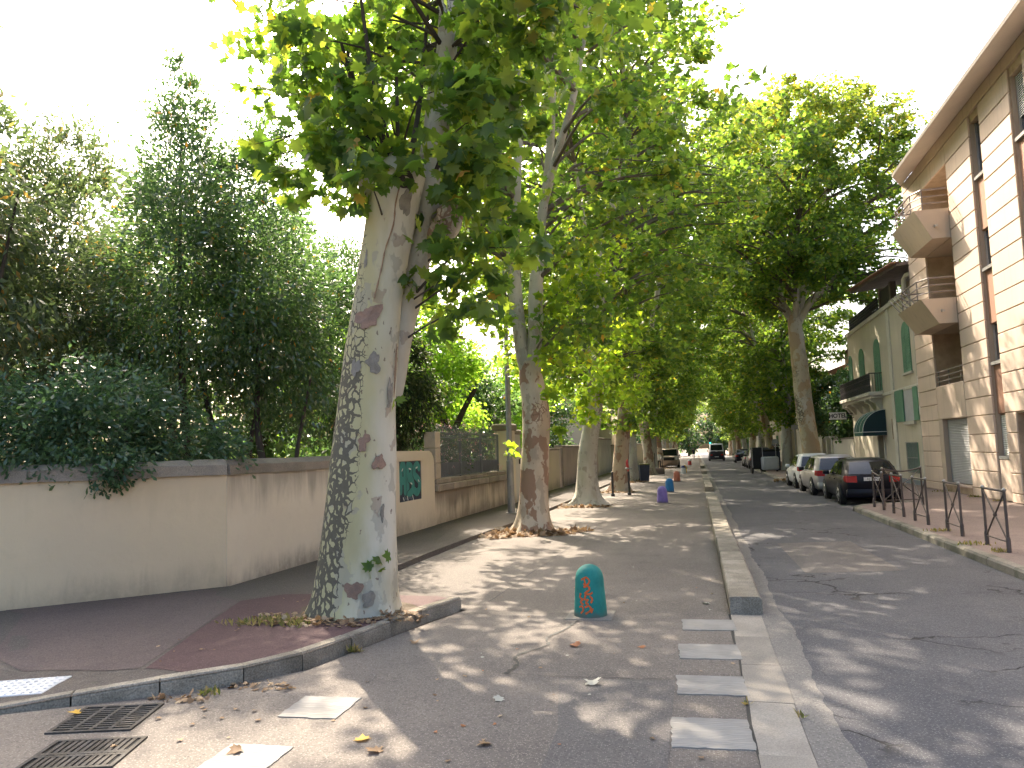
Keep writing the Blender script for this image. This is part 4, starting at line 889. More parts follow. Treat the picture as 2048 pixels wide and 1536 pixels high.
st3 = [lT(T3, [(-3.36, 4.4), (-3.22, 5.9), (-3.07, 8.0), (-2.78, 9.7), (-2.44, 11.0), (-2.0, 14), (-1.8, 17.5)]),
       lT(T3, [(-3.36, 4.4), (-3.6, 6.0, .3), (-3.9, 8.5, .5), (-4.4, 12, .6), (-4.6, 16, .8)]),
       lT(T3, [(-3.07, 8.0), (-3.4, 9.5, -.7), (-3.6, 12, -1.5)])]
cr3 = street_crown(33, st3, 4.6, 19.5, 5.6, 380, 68, .22, 'star', lean=(.6, 0), clear=12)
t3 = plane_tree('plane_tree', 'third plane tree on the left, pale grey trunk with widely flared roots', T3, tr3, [.42, .37, .335, .32, .31, .28], st3, [(.24, .07), (.20, .06), (.15, .05)], M['bark3'], cr3, seed=8, flare=.75, seg=24)
link('low_sprays', scatter(in_clumps(np.array([[.1, -1.0, 3.0], [.8, -.8, 3.8], [-.5, -.9, 4.2], [1.4, -.5, 4.8], [.9, -1.0, 5.4], [-.8, -.6, 5.5], [1.6, 2, 4.4], [1.2, 4, 4.0], [2.0, 3, 5.6], [-.4, 3, 5.0], [.6, 5, 5.6]]), np.array([.45, .55, .5, .6, .7, .6, .8, .8, .9, .8, .9]), np.array([50, 60, 60, 80, 90, 70, 150, 150, 180, 150, 180]), rg2, .8)[0], .20, 'star', rg2, .5, None, .5, .85, 'low_sprays'), M['plane_leaf_painted_sun'], t3, kind='stuff')

# ---------------------------------------------------------------- prototypes for the rest of the two rows
def proto(seed, h_fork, rbase, lean, z0, z1, rmax, ncl_, per_, size, bark_m, kind='kite', low=0):
    rg = random.Random(seed)
    tr = [(0, 0, 0), (lean*.15, 0, h_fork*.3), (lean*.5, .05, h_fork*.65), (lean, 0, h_fork), (lean*1.05, 0, h_fork + .4)]
    stems = []; sr = []
    for k in range(4):
        a = k*1.57 + rg.uniform(-.5, .5); s_ = rg.uniform(.8, 1.5); d = (math.cos(a), math.sin(a))
        stems.append([(lean, 0, h_fork - .25), (lean + d[0]*.7*s_, d[1]*.7*s_, h_fork + 1.1), (lean + d[0]*1.3*s_, d[1]*1.3*s_, h_fork + 3.0), (lean + d[0]*1.9*s_, d[1]*1.9*s_, h_fork + 6.0), (lean + d[0]*2.4*s_, d[1]*2.4*s_, z1 - 3)]); sr.append((rbase*.5, .05))
    br, me = street_crown(seed, stems, z0, z1, rmax, ncl_, per_, size, kind, lean=(lean, 0))
    if low:
        rg_ = np.random.default_rng(seed); c = np.stack([rg_.normal(size=low)*.8, rg_.normal(size=low)*.8, rg_.uniform(2.6, z0 + .5, low)], 1)
        pos, _ = in_clumps(c, np.full(low, .5), np.full(low, 45), rg_, .8); lo = scatter(pos, size, kind, rg_, .5, None, .5, .85, 'low_sprays')
    return tr, [rbase, rbase*.86, rbase*.8, rbase*.75, rbase*.55], stems, sr, bark_m, (br, me), (lo if low else None)
def from_proto(p, name, label, loc, rz, sc, seed):
    t = plane_tree(name, label, loc, p[0], p[1], p[2], p[3], p[4], p[5], seed=seed, flare=.4, seg=16)
    if p[6]: link('low_sprays', p[6], M['plane_leaf'], t, kind='stuff')
    t.rotation_euler = (0, 0, rz); t.scale = (sc, sc, sc); return t
def again(t, label, loc, rz, sc):
    c = copy_tree(t); c.location = loc; c.rotation_euler = (0, 0, rz); c.scale = (sc, sc, sc); c['label'] = label; return c
pa = proto(41, 5.2, .42, .7, 5.0, 19.5, 5.4, 440, 72, .25, M['bark2'], low=14)
pb = proto(52, 4.6, .38, .3, 4.6, 20.5, 5.6, 440, 72, .26, M['bark3'], low=16)
ta = from_proto(pa, 'plane_tree', 'fourth plane tree on the left, brown trunk leaning towards the road', (-3.5, 35.0, 0), 0, 1.0, 12)
tb = from_proto(pb, 'plane_tree', 'fifth plane tree on the left, straight grey trunk before the wheelie bin', (-3.75, 44.9, 0), 1.0, 1.0, 13)
left = [('sixth', 'just behind the wheelie bin', -3.35, 55.5, 2.2, 1.0), ('seventh', 'near the standing figure in white', -3.6, 64.5, .6, 1.05), ('eighth', 'beside the parked off-roader', -3.4, 74, 3.6, 1.0),
        ('ninth', 'in the far shade', -3.5, 84, 1.5, 1.05), ('tenth', 'in the far shade', -3.5, 94, 4.4, 1.0), ('eleventh', 'in the far shade', -3.4, 104.5, 2.7, 1.05), ('twelfth', 'in the far shade', -3.5, 115, .2, 1.0), ('thirteenth', 'in the far shade', -3.5, 126, 5.2, 1.0), ('fourteenth', 'at the far end', -3.4, 138, 3.1, 1.05)]
for i, (o_, ex, x, y, rz, sc) in enumerate(left): again((ta, tb)[i % 2], f'{o_} plane tree of the left row, {ex}', (x, y, 0), rz, sc)
# right row
R1 = (6.2, 43.5, .12)
trR = lT(R1, [(6.2, 0.1), (6.0, 2.1), (5.86, 4.0), (5.78, 5.6), (5.72, 7.0), (5.64, 8.6), (5.62, 9.0)])
stR = [lT(R1, [(5.64, 8.4), (5.1, 9.6), (4.6, 11.0), (4.2, 12.4), (3.6, 14.5, -.6), (3.0, 17.5, -1)]), lT(R1, [(5.62, 8.5), (5.2, 9.5, .4), (4.95, 11.0, .8), (4.85, 12.4, 1.0), (4.9, 15, 1.6), (4.6, 18, 2)]),
       lT(R1, [(5.66, 8.4), (6.1, 9.9), (6.4, 11.0), (7.0, 12.6), (7.6, 15, .5), (8.2, 17.5, 1)]), lT(R1, [(5.7, 8.3), (6.5, 9.6, -.3), (7.5, 10.5, -.6), (8.6, 12.2, -1), (9.6, 15, -1.5)]), lT(R1, [(5.66, 8.4), (5.75, 10.5, -.8), (5.9, 13, -1.6), (6.1, 17.5, -2.2)])]
crR = street_crown(77, stR, 9.4, 17.8, 6.9, 600, 80, .24, 'kite', prof=[(0, .55), (.25, .9), (.6, 1.0), (1, .95)])
crR2 = street_crown(78, stR, 17.0, 21.0, 6.3, 230, 80, .24, 'kite', prof=[(0, 1.0), (.5, .85), (1, .45)], twigs=False)
tR = plane_tree('plane_tree', 'big plane tree on the right behind the parked cars, orange-brown leaning trunk', R1, trR, [.56, .47, .45, .43, .41, .38, .30], stR, [(.24, .07), (.20, .06), (.24, .06), (.20, .05), (.20, .05)], M['bark4'], crR, seed=17, flare=.3)
link('upper_crown', crR2[1], M['plane_leaf_dry'], tR, kind='stuff')  # upper part of the crown, in yellowing leaves
right = [('second', 'behind the ticket machine', 6.2, 56, 1.0, 1.05), ('third', 'past the ticket machine', 6.3, 68, 3.1, 1.0), ('fourth', 'beside the dark parked cars', 6.4, 80, 5.0, 1.05), ('fifth', 'left of the dark parked cars', 6.3, 92, .4, 1.05), ('sixth', 'in yellow light near the far van', 6.3, 104, 2.4, 1.0), ('seventh', 'right of the far van', 6.2, 116, 4.0, 1.0), ('eighth', 'behind the far van', 6.1, 128, 1.9, 1.0), ('ninth', 'at the far end', 6.0, 140, .9, 1.05)]
for i, (o_, ex, x, y, rz, sc) in enumerate(right): again((tb, ta)[i % 2], f'{o_} plane tree of the right row, {ex}', (x, y, .1), rz, sc)

# ---------------------------------------------------------------- the garden behind the wall
def shrub(name, label, cat, loc, cls, size, kind, m, seed, stems, upb=.5, droop=.3, spread=.9, stem_m=None, group='trees and shrubs of the garden', extra=None, crown_name='crown'):
    """cls: list of (x,y,z,rx,rz,n) leafy masses; stems: list of (points, r0, r1)"""
    t = thing(name, label, cat, loc, 0, group); rg = np.random.default_rng(seed); PP = []
    for x, y, z, rx, rz, n_ in cls:
        nc = max(6, int(n_ * 2.4 / 40)); d = rg.normal(size=(nc, 3)); d /= np.linalg.norm(d, axis=1)[:, None]; d *= rg.uniform(.25, 1, nc)[:, None] ** .5
        c = np.array([x, y, z]) + d * np.array([rx, rx, rz]); p_, _ = in_clumps(c, np.full(nc, .30 * (rx * rx * rz) ** (1/3) + .12) * rg.uniform(.7, 1.3, nc), np.full(nc, 40), rg, .85); PP.append(p_)
    p_ = np.concatenate(PP); tip = p_ - p_.mean(0); tip /= np.linalg.norm(tip, axis=1)[:, None]
    link(crown_name, scatter(p_, size, kind, rg, upb, tip, droop, spread), m, t, kind='stuff')
    for pts, r0, r1 in stems:
        mb = MB(); limb(mb, pts, r0, r1, 8, 5); mb.build('stem', stem_m or M['bark_dark'], t, smooth=60)
    return t
def cone(h0, h1, r0, n_, k=7, wob=.25, seed=0):
    rg = random.Random(seed); out = []
    for i in range(k):
        u = i / (k - 1); z = h0 + (h1 - h0) * u; r_ = r0 * (1 - u) ** .75 + .18
        out.append((rg.uniform(-wob, wob), rg.uniform(-wob, wob), z, r_, (h1 - h0) / k * .8, int(n_ * (r_ / r0) ** 1.6)))
    return out
LD = 'dark evergreen'
shrub('laurel_tree', 'tall pointed laurel tree rising highest behind the wall on the left', 'tree', (-9.4, 12.2, 0), [(.9, -.6, 6.6, .8, .8, 700), (0, 0, 9.5, .34, .5, 220), (.05, 0, 8.6, .68, .6, 800), (0, .1, 7.7, .95, .6, 1200), (.1, 0, 6.7, 1.05, .7, 1300), (-.1, 0, 5.7, 1.35, .75, 2200), (.2, .1, 4.6, 1.6, .8, 2600), (0, 0, 3.6, 1.5, .7, 1600)], .125, 'blade', M['laurel_leaf'], 1,  # first leafy mass added to shade the ground by the drain grates
      [([(0, 0, 0), (.1, .1, 2), (0, 0, 4.5), (0, 0, 8.5)], .11, .02), ([(.4, -.2, 0), (.25, -.3, 1.8), (-.1, -.35, 3.2), (-.9, -.3, 4.3)], .09, .03)])
shrub('laurel_tree', 'broad dark laurel between the pointed tree and the nearest plane trunk', 'tree', (-8.3, 13.2, 0), [(.1, .1, 8.3, .6, .7, 800), (-.5, 0, 7.6, .9, .8, 1200), (0, 0, 6.6, 1.1, .8, 1300), (-.5, .3, 5.6, 1.3, .8, 2200), (.4, -.1, 5.2, 1.2, .9, 2200), (0, 0, 4.2, 1.5, .8, 2600), (.5, .2, 3.3, 1.1, .7, 1400)], .12, 'blade', M['laurel_leaf'], 2,
      [([(.2, -.4, 0), (.35, -.45, 1.6), (.1, -.3, 2.8), (0, 0, 5.5)], .11, .03), ([(-.6, -.3, 0), (-.4, -.4, 1.6), (-.8, -.4, 2.6), (-1.3, -.3, 4.4)], .12, .03), ([(.7, 0, 0), (.8, -.1, 1.8), (1.1, 0, 3.6)], .07, .02), ([(-.2, .1, 0), (-.25, 0, 2.2), (.2, .1, 4)], .07, .02)])
shrub('laurel_tree', 'laurel mass with yellow-orange dead leaves at the left picture edge', 'tree', (-11.6, 11.4, 0), [(.3, 0, 7.7, .9, .7, 1200), (-.8, .2, 7.2, 1.1, .8, 1500), (0, 0, 6.2, 1.4, .8, 1500), (-.6, 0, 5.2, 1.6, .9, 2400), (.8, .2, 5.0, 1.3, .9, 2000), (0, 0, 3.9, 1.8, .9, 2600), (.4, -.6, 3.0, 1.4, .8, 1500)], .125, 'blade', M['grey_leaf'], 3,
      [([(0, 0, 0), (.2, 0, 2), (-.3, .1, 4)], .1, .03), ([(.8, -.2, 0), (.7, -.2, 1.9), (1.4, -.3, 3.6)], .09, .03)])
shrub('willow_leaved_tree', 'loose tree with long drooping narrow leaves at the upper left edge', 'tree', (-10.9, 8.9, 0), [(-.6, .2, 8.9, .7, .5, 200), (-1.1, .4, 9.8, .6, .5, 180), (.0, .3, 7.4, .75, .6, 420), (-.5, .1, 6.6, 1.0, .7, 900), (.2, .2, 5.8, 1.0, .7, 1000), (-.6, .2, 4.9, 1.2, .7, 1200), (.3, .3, 4.2, 1.0, .6, 700)], .17, 'blade', M['grey_leaf'], 4,
      [([(0, .2, 0), (-.1, .2, 3), (-.4, .2, 5.5), (-.3, .2, 8)], .09, .02), ([(-.1, .2, 2.6), (.6, .2, 4.4), (.9, .3, 6.2)], .05, .015)], droop=.9)
shrub('pittosporum_shrub', 'rounded dark pittosporum spilling over the yellow wall', 'shrub', (-8.55, 9.55, 0), [(0, 0, 2.9, .95, .6, 1500), (-.9, -.7, 2.7, .95, .65, 1500), (.75, .6, 2.35, .8, .5, 900), (-.2, -.1, 2.2, 1.1, .5, 1300), (-1.7, -1.3, 2.5, .9, .6, 900), (.35, -.35, 1.95, .5, .3, 260), (1.35, .75, 2.1, .4, .3, 220), (.55, -.55, 1.95, .45, .2, 200), (.15, -.95, 2.0, .4, .22, 160), (.52, -.72, 1.72, .22, .12, 50), (-.5, -1.5, 2.05, .45, .25, 160)], .105, 'spoon', M['pitto_leaf'], 5,
      [([(0, .3, 0), (.1, .2, 1.2), (.2, .1, 2.6)], .06, .02), ([(-.5, .1, 0), (-.8, -.3, 1.5), (-1.0, -.6, 2.6)], .05, .02)], upb=.75)
shrub('laurel_tree', 'dark evergreen hedge tree right behind the white wall section', 'tree', (-8.1, 16.0, 0), [(0, 0, 6.3, .9, .8, 1100), (-.3, -.2, 5.2, 1.2, .9, 1800), (.1, .3, 4.0, 1.3, .9, 1900), (-.1, -.5, 3.0, 1.1, .7, 1100), (.2, .6, 2.6, .8, .5, 500)], .12, 'blade', M['laurel_leaf'], 6,
      [([(.3, -.5, 0), (.2, -.4, 2.0), (-.1, -.1, 5)], .09, .02), ([(-.3, .2, 0), (.0, .2, 2.0), (.4, .4, 4)], .07, .02)])
shrub('conifer_tree', 'brownish drooping conifer just right of the nearest plane trunk', 'tree', (-7.9, 19.2, 0), [(0, 0, 5.6, .7, .8, 900), (-.1, .1, 4.6, 1.0, .8, 1500), (.1, -.1, 3.6, 1.15, .7, 1700), (0, .1, 2.7, 1.0, .5, 1100)], .15, 'blade', M['conifer'], 7,
      [([(0, 0, 0), (0, 0, 2.5), (0, 0, 5.6)], .14, .03), ([(-.5, -.6, 0), (-.5, -.6, 2.5)], .09, .05)], droop=1.4)
shrub('lime_tree', 'bright yellow-green tree glowing behind the railing', 'tree', (-9.6, 25.5, 0), [(0, 0, 6.6, 1.6, 1.0, 1500), (1.0, -.6, 5.2, 1.5, .9, 1500), (-1.2, -.8, 5.0, 1.5, 1.0, 1400), (.2, -.6, 3.9, 1.6, .8, 1500), (1.0, .6, 3.2, 1.3, .7, 900)], .15, 'kite', M['lime_leaf'], 8,
      [([(1.2, -.6, 0), (1.15, -.6, 2.6), (.9, -.5, 3.8), (.35, -.4, 5.2)], .19, .09), ([(1.2, -.6, 2.2), (1.7, -.5, 3.3), (2.2, -.4, 4.2)], .14, .08), ([(.4, -.4, 5.1), (.0, -.3, 6.4)], .08, .03)])
for x, y, lab, sd_ in [(-8.1, 20.6, 'pink and white flowering oleander behind the left end of the railing', 9), (-8.0, 22.6, 'white flowering oleander behind the middle of the railing', 10), (-8.1, 24.6, 'pink flowering oleander behind the right end of the railing', 12)]:
    t = shrub('oleander_bush', lab, 'shrub', (x, y, 0), [(0, 0, 2.3, .8, .5, 600), (.1, -.2, 1.6, .9, .5, 800), (0, .3, 1.1, .9, .5, 600)], .13, 'blade', M['laurel_leaf'] if sd_ != 12 else M['grey_leaf'], sd_, [([(0, 0, 0), (.05, 0, 1.0), (.1, 0, 2.2)], .03, .012), ([(.1, .1, 0), (.3, .2, 1.0), (.5, .2, 2.0)], .03, .012)])
    rg = np.random.default_rng(sd_); c = np.stack([rg.normal(size=150)*.5 + .45, rg.normal(size=150)*.7, rg.uniform(1.2, 2.95, 150)], 1)
    link('blossoms', scatter(in_clumps(c, np.full(150, .08), np.full(150, 5), rg, 1)[0], .05, 'kite', rg, .3, None, 0, 1.0, 'blossoms'), M['blossom'], t, kind='stuff')
bgk = [(-13.5, 15.5, 9.4, 2.8, 'grey_leaf', 'broad background evergreen at the far left of the garden'), (-11.3, 18.0, 9.6, 2.6, 'laurel_leaf', 'dense background evergreen behind the nearest plane trunk'), (-12.5, 25, 7.0, 2.6, 'lime_leaf', 'pale background tree seen above the railing'), (-10, 31.5, 6.6, 2.3, 'laurel_leaf', 'dark garden tree behind the gate pier'), (-10, 40, 7.5, 2.6, 'lime_leaf', 'light green garden tree behind the pinkish wall'), (-10.5, 52, 8, 2.8, 'laurel_leaf', 'dark garden tree behind the tall white wall'), (-11, 68, 8.5, 3.0, 'lime_leaf', 'garden tree far down on the left behind the walls'), (-17, 12, 9.0, 3.0, 'laurel_leaf', 'background evergreen at the left picture edge')]
for i, (x, y, h_, r_, m_, lab) in enumerate(bgk):
    shrub('garden_tree', lab, 'tree', (x, y, 0), [(0, 0, h_*.85, r_*.6, h_*.12, 700), (r_*.4, 0, h_*.65, r_*.7, h_*.15, 1000), (-r_*.4, .2, h_*.62, r_*.7, h_*.15, 1000), (0, -r_*.3, h_*.42, r_*.9, h_*.13, 1100), (0, .1, h_*.25, r_*.8, h_*.1, 800)], .20, 'kite', M[m_], 60 + i, [([(0, 0, 0), (.1, 0, h_*.4), (0, 0, h_*.8)], .16, .04)])

# trees closing the far end of the street
for i, (x, y, lab) in enumerate([(-9, 158, 'left tree closing the far end of the street'), (-1.5, 164, 'middle tree closing the far end of the street'), (5.5, 160, 'right tree closing the far end of the street'), (12, 156, 'tree far right behind the last house')]):
    shrub('distant_tree', lab, 'tree', (x, y, 0), [(0, 0, 9, 3.5, 2.0, 500), (0, 0, 6, 4.2, 1.6, 600), (0, 0, 3.6, 4.0, 1.2, 500), (0, 0, 1.8, 3.2, .8, 260)], .55, 'kite', M['laurel_leaf'], 120 + i, [([(0, 0, 0), (0, 0, 8)], .3, .1)], group='trees closing the street')
# ---------------------------------------------------------------- apartment building on the right
XF = 8.4
ap = thing('apartment_building', 'beige apartment building with grooved panels, balconies and wide eaves at the right edge', 'building', (XF, 23.0, 0.13))
def ab(x0, x1, y0, y1, z0, z1): return MB().box(x0 - XF, x1 - XF, y0 - 23.0, y1 - 23.0, z0 - .13, z1 - .13)
def abc(x0, x1, y0, y1, z0, z1, c=.012): return MB().cbox(x0 - XF, x1 - XF, y0 - 23.0, y1 - 23.0, z0 - .13, z1 - .13, c)
# core with loggia recesses left free: back slabs and side walls
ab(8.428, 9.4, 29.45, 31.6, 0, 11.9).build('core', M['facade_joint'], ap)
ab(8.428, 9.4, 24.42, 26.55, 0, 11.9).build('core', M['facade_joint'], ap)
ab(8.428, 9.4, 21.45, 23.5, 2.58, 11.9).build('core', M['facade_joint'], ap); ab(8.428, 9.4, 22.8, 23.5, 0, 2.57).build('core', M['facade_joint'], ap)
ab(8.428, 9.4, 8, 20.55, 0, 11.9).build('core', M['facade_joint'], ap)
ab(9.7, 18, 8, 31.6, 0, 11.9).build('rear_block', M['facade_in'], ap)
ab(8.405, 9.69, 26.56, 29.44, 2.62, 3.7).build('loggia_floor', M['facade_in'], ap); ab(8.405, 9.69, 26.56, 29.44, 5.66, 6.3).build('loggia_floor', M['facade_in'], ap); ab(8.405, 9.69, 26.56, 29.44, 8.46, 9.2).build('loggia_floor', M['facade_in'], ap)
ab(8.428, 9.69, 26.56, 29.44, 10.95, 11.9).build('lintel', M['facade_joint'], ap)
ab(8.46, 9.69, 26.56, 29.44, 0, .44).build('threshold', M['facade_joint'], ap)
rows = [-.02, .40, .94, 1.50, 2.05, 2.61, 3.16, 3.71, 4.27, 4.83, 5.38, 5.93, 6.48, 7.04, 7.59, 8.14, 8.70, 9.25, 9.81, 10.36, 10.92, 11.55]
rows[0] = .13
gp_ = .014
def column(y0, y1, z_lo=0.0, z_hi=12.0, skip=()):
    for a, b in zip(rows, rows[1:]):
        if a < z_lo - .02 or b > z_hi + .02 or a in skip: continue
        d = random.uniform(-.003, .003)
        abc(8.40 + d, 8.462, y0, y1, a + gp_, b - gp_, .012).build('facade_panel', M['facade'], ap)
column(29.43, 31.6); column(24.41, 26.57); column(21.46, 23.54, 2.6); column(22.82, 23.54, 0.1, 2.62); column(17.5, 20.54, 0)
column(12.0, 17.46, 0)
abc(8.395, 8.46, 26.6, 29.41, 2.64, 3.78, .012).build('parapet_panel', M['facade'], ap)
for a, b in ((10.93, 11.53),): abc(8.40, 8.46, 26.6, 29.41, a, b).build('facade_panel', M['facade'], ap)
# loggia back walls with doors
for z0, z1 in ((3.7, 5.66), (6.3, 8.46), (9.2, 10.95)):
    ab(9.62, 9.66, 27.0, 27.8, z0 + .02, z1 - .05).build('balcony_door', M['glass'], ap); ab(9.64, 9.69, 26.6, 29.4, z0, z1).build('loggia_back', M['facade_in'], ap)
# angular balconies
def balcony(zt, zb, name):
    xo, xb = 7.37 - XF, 7.86 - XF; y0, y1 = 26.64 - 23, 29.45 - 23; z1, z0 = zt - .13, zb - .13
    V = [(xo, y0, z1), (xo, y1 + .05, z1), (xb, y0, z0), (xb, y1 - .18, z0), (0.0, y0, z1), (0.0, y1, z1), (0.0, y0, z0), (0.0, y1, z0)]
    F = [(0, 1, 5, 4), (0, 2, 3, 1), (0, 4, 6, 2), (2, 6, 7, 3), (1, 3, 7, 5), (4, 5, 7, 6)]
    o = MB().add(V, F).build(name, M['balcony'], ap)
    pts = [(-.02, y0 + .04), (xo + .28, y0 + .04), (xo + .06, y0 + .55), (xo + .06, y1 - .4), (xo + .3, y1), (-.02, y1)]
    for h_ in (.22, .45, .68):
        for (a, b) in zip(pts, pts[1:]): MB().tube([(a[0], a[1], z1 + h_), (b[0], b[1], z1 + h_)], .022 if h_ < .6 else .03, 8).build('rail_tube', M['railmetal'], o, smooth=True)
    for p in (pts[1], pts[2], ((pts[2][0]), (pts[2][1] + pts[3][1]) / 2), pts[3]):
        MB().tube([(p[0], p[1], z1 - .02), (p[0], p[1], z1 + .68)], .022, 8).build('rail_post', M['railmetal'], o, smooth=True)
    MB().tube([(-.42, y0 + .02, z0 + .42), (-.42, y0 - .12, z0 + .40)], .045, 10).build('spout', M['alu'], o, smooth=True)
    return o
balcony(9.46, 8.48, 'balcony'); b2 = balcony(6.50, 5.67, 'balcony')
for k in range(5):  # dark rods stacked against the second balcony rail
    y_ = 4.6 + k * .45; MB().tube([(-.98, y_, 6.42), (-1.12, y_ + .8, 7.0)], .02, 6).build('leaning_rod', M['black'], b2, smooth=True)
# first floor loggia rail
for z_ in (3.95, 4.12, 4.29): MB().box(.03, .07, 26.62 - 23, 29.4 - 23, z_ - .15, z_ - .11).build('loggia_rail', M['railmetal'], ap)
for y_ in (26.9, 28.1, 29.2): MB().box(.04, .075, y_ - 23, y_ - 22.95, 3.65, 4.2).build('loggia_post', M['railmetal'], ap)
# roller shutter of the ground floor
mb = MB(); zz = np.arange(.32, 2.46, .055)
for a in zz: mb.add([(.16, 26.58 - 23, a), (.16, 29.02 - 23, a), (.148, 29.02 - 23, a + .03), (.148, 26.58 - 23, a + .03), (.16, 29.02 - 23, a + .055), (.16, 26.58 - 23, a + .055)], [(0, 1, 2, 3), (3, 2, 4, 5)])
mb.build('roller_shutter', M['shutter_grey'], ap); ab(8.58, 9.6, 26.56, 29.44, .44, 2.62).build('shutter_back', M['facade_in'], ap)
ab(8.402, 8.58, 29.03, 29.425, .44, 2.62).build('door_reveal', M['facade_in'], ap)
ab(8.38, 8.62, 26.57, 29.42, .36, .44).build('door_step', M['facade'], ap)
# recessed window strips
def strip(y0, y1):
    for a, b in ((9.65, 11.3), (6.90, 8.0), (4.13, 5.22), (1.42, 2.57)):
        w = ab(8.62, 8.64, y0, y1, a, b).build('window', M['glass'], ap)
        ab(8.58, 8.62, y0, y0 + .05, a, b).build('frame', M['alu'], w); ab(8.58, 8.62, y1 - .05, y1, a, b).build('frame', M['alu'], w); ab(8.58, 8.62, y0, y1, a, a + .05).build('frame', M['alu'], w)
        w2 = ab(8.44, 8.62, y0 - .02, y1 + .02, a - .10, a - .01).build('sill', M['alu'], ap)
        if (y0 < 22 and a > 9) or a < 2:
            mb = MB(); zb_ = a + (.5 if a > 9 else .02)
            for z_ in np.arange(zb_, b - .02, .06): mb.add([(8.575 - XF, y0 + .05 - 23, z_ - .13), (8.575 - XF, y1 - .05 - 23, z_ - .13), (8.595 - XF, y1 - .05 - 23, z_ - .08), (8.595 - XF, y0 + .05 - 23, z_ - .08)], [(0, 1, 2, 3)])
            mb.build('blind', M['blind'], ap)
    for a, b in ((8.02, 9.54), (5.24, 6.79), (2.62, 4.02)): abc(8.52, 8.62, y0, y1, a, b).build('terracotta_panel', M['brownpanel'], ap)
    abc(8.45, 8.62, y0, y1, .15, 1.3).build('apron_panel', M['facade'], ap)
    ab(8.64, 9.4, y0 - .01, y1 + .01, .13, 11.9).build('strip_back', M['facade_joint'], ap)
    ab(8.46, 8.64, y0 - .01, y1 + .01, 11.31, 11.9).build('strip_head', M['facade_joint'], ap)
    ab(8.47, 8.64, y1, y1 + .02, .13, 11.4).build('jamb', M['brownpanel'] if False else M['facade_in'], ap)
strip(23.56, 24.38); strip(20.58, 21.42)
ab(9.3, 9.4, 20.56, 22.8, .13, 2.57).build('garage_back', M['plastic'], ap)
# eaves
sf = [(-.02, 31.7), (-.72, 30.0), (-.76, 29.6), (-.76, 8), (-.02, 8)]
V = [(x, y - 23, 11.62 if x < -.1 else 11.80) for x, y in sf] + [(x - (.03 if x < -.1 else 0), y - 23, 11.70 if x < -.1 else 12.4) for x, y in sf]
MB().add(V, [(4, 3, 2, 1, 0), (5, 6, 7, 8, 9)] + [(i, (i+1) % 5, 5 + (i+1) % 5, 5 + i) for i in range(5)]).build('eaves', M['soffit'], ap)
ab(8.39, 9.8, 8, 31.62, 11.56, 11.93).build('frieze', M['facade'], ap)
MB().prism([(-.02, 8 - 23), (10, 8 - 23), (10, 31.6 - 23), (-.02, 31.6 - 23)], 12.3, 12.5).build('roof', M['tile'], ap)
# ---------------------------------------------------------------- hotel
XH = 8.6
ho = thing('hotel_building', 'cream two-storey hotel with green shutters, iron balcony and roof terrace', 'building', (XH, 38.5, .13))
def hb(x0, x1, y0, y1, z0, z1): return MB().box(x0 - XH, x1 - XH, y0 - 38.5, y1 - 38.5, z0 - .13, z1 - .13)
def hc(x0, x1, y0, y1, z0, z1, c=.015): return MB().cbox(x0 - XH, x1 - XH, y0 - 38.5, y1 - 38.5, z0 - .13, z1 - .13, c)
hb(8.6, 17, 31.66, 38.4, .0, 7.9).build('wall', M['hotel'], ho); hb(8.6, 17, 39.45, 45.35, .0, 7.9).build('wall', M['hotel'], ho)
hb(8.6, 17, 38.4, 39.45, 2.15, 7.9).build('wall', M['hotel'], ho); hb(9.0, 17, 38.4, 39.45, 0, 2.15).build('doorway_back', M['plastic'], ho)
hb(8.585, 8.6, 31.68, 38.3, .13, .32).build('plinth', M['plinth'], ho)
hc(8.50, 8.62, 31.66, 45.4, 7.78, 7.98).build('cornice', M['hotel_trim'], ho)
hc(8.54, 8.605, 31.66, 37.9, 4.0, 4.14).build('string_course', M['hotel_trim'], ho)
hb(8.55, 8.6, 35.9, 36.35, .13, 7.78).build('pilaster', M['hotel_trim'], ho)
# pitched upper part and pergola on the terrace
up_ = hb(9.2, 16.8, 31.7, 36.0, 7.9, 8.75).build('attic_wall', M['roof_wood'], ho)
V = [(-.6, 31.7 - 38.5, 8.62), (-.6, 40.6 - 38.5, 9.30), (3.5, 40.6 - 38.5, 9.75), (3.5, 31.7 - 38.5, 9.05)]; V += [(x, y, z + .13) for x, y, z in V]
MB().add(V, [(3, 2, 1, 0), (4, 5, 6, 7), (0, 1, 5, 4), (1, 2, 6, 5), (2, 3, 7, 6), (3, 0, 4, 7)]).build('terrace_roof', M['roof_wood'], ho)
mt = MB().cbox(-.16, .16, -.10, .10, 0, .06, .02).mesh('roof_tile')
for k in range(46):
    y_ = 31.75 + k*.195; link('roof_tile', mt, M['tile'], ho, loc=(-.66 + 0, y_ - 38.5, 8.74 + (y_ - 31.7)*.0764), rot=(R(4), R(-4), 0))
hb(8.75, 9.0, 38.0, 38.25, 7.9, 9.1).build('terrace_post', M['roof_wood'], ho); hb(8.75, 9.0, 36.0, 36.25, 7.9, 9.0).build('terrace_post', M['roof_wood'], ho)
hb(8.8, 8.86, 36.25, 38.0, 7.95, 8.95).build('lattice_screen', M['ironwork'], ho)
hb(8.66, 8.8, 31.7, 36.1, 7.98, 8.12).build('parapet', M['hotel_trim'], ho)
MB().tube([(.0, 32.0 - 38.5, 8.35), (-.14, 32.25 - 38.5, 8.35), (-.2, 32.4 - 38.5, 8.2), (-.18, 32.5 - 38.5, 7.6)], .09, 10).build('flue_pipe', M['hotel_trim'], ho, smooth=True)
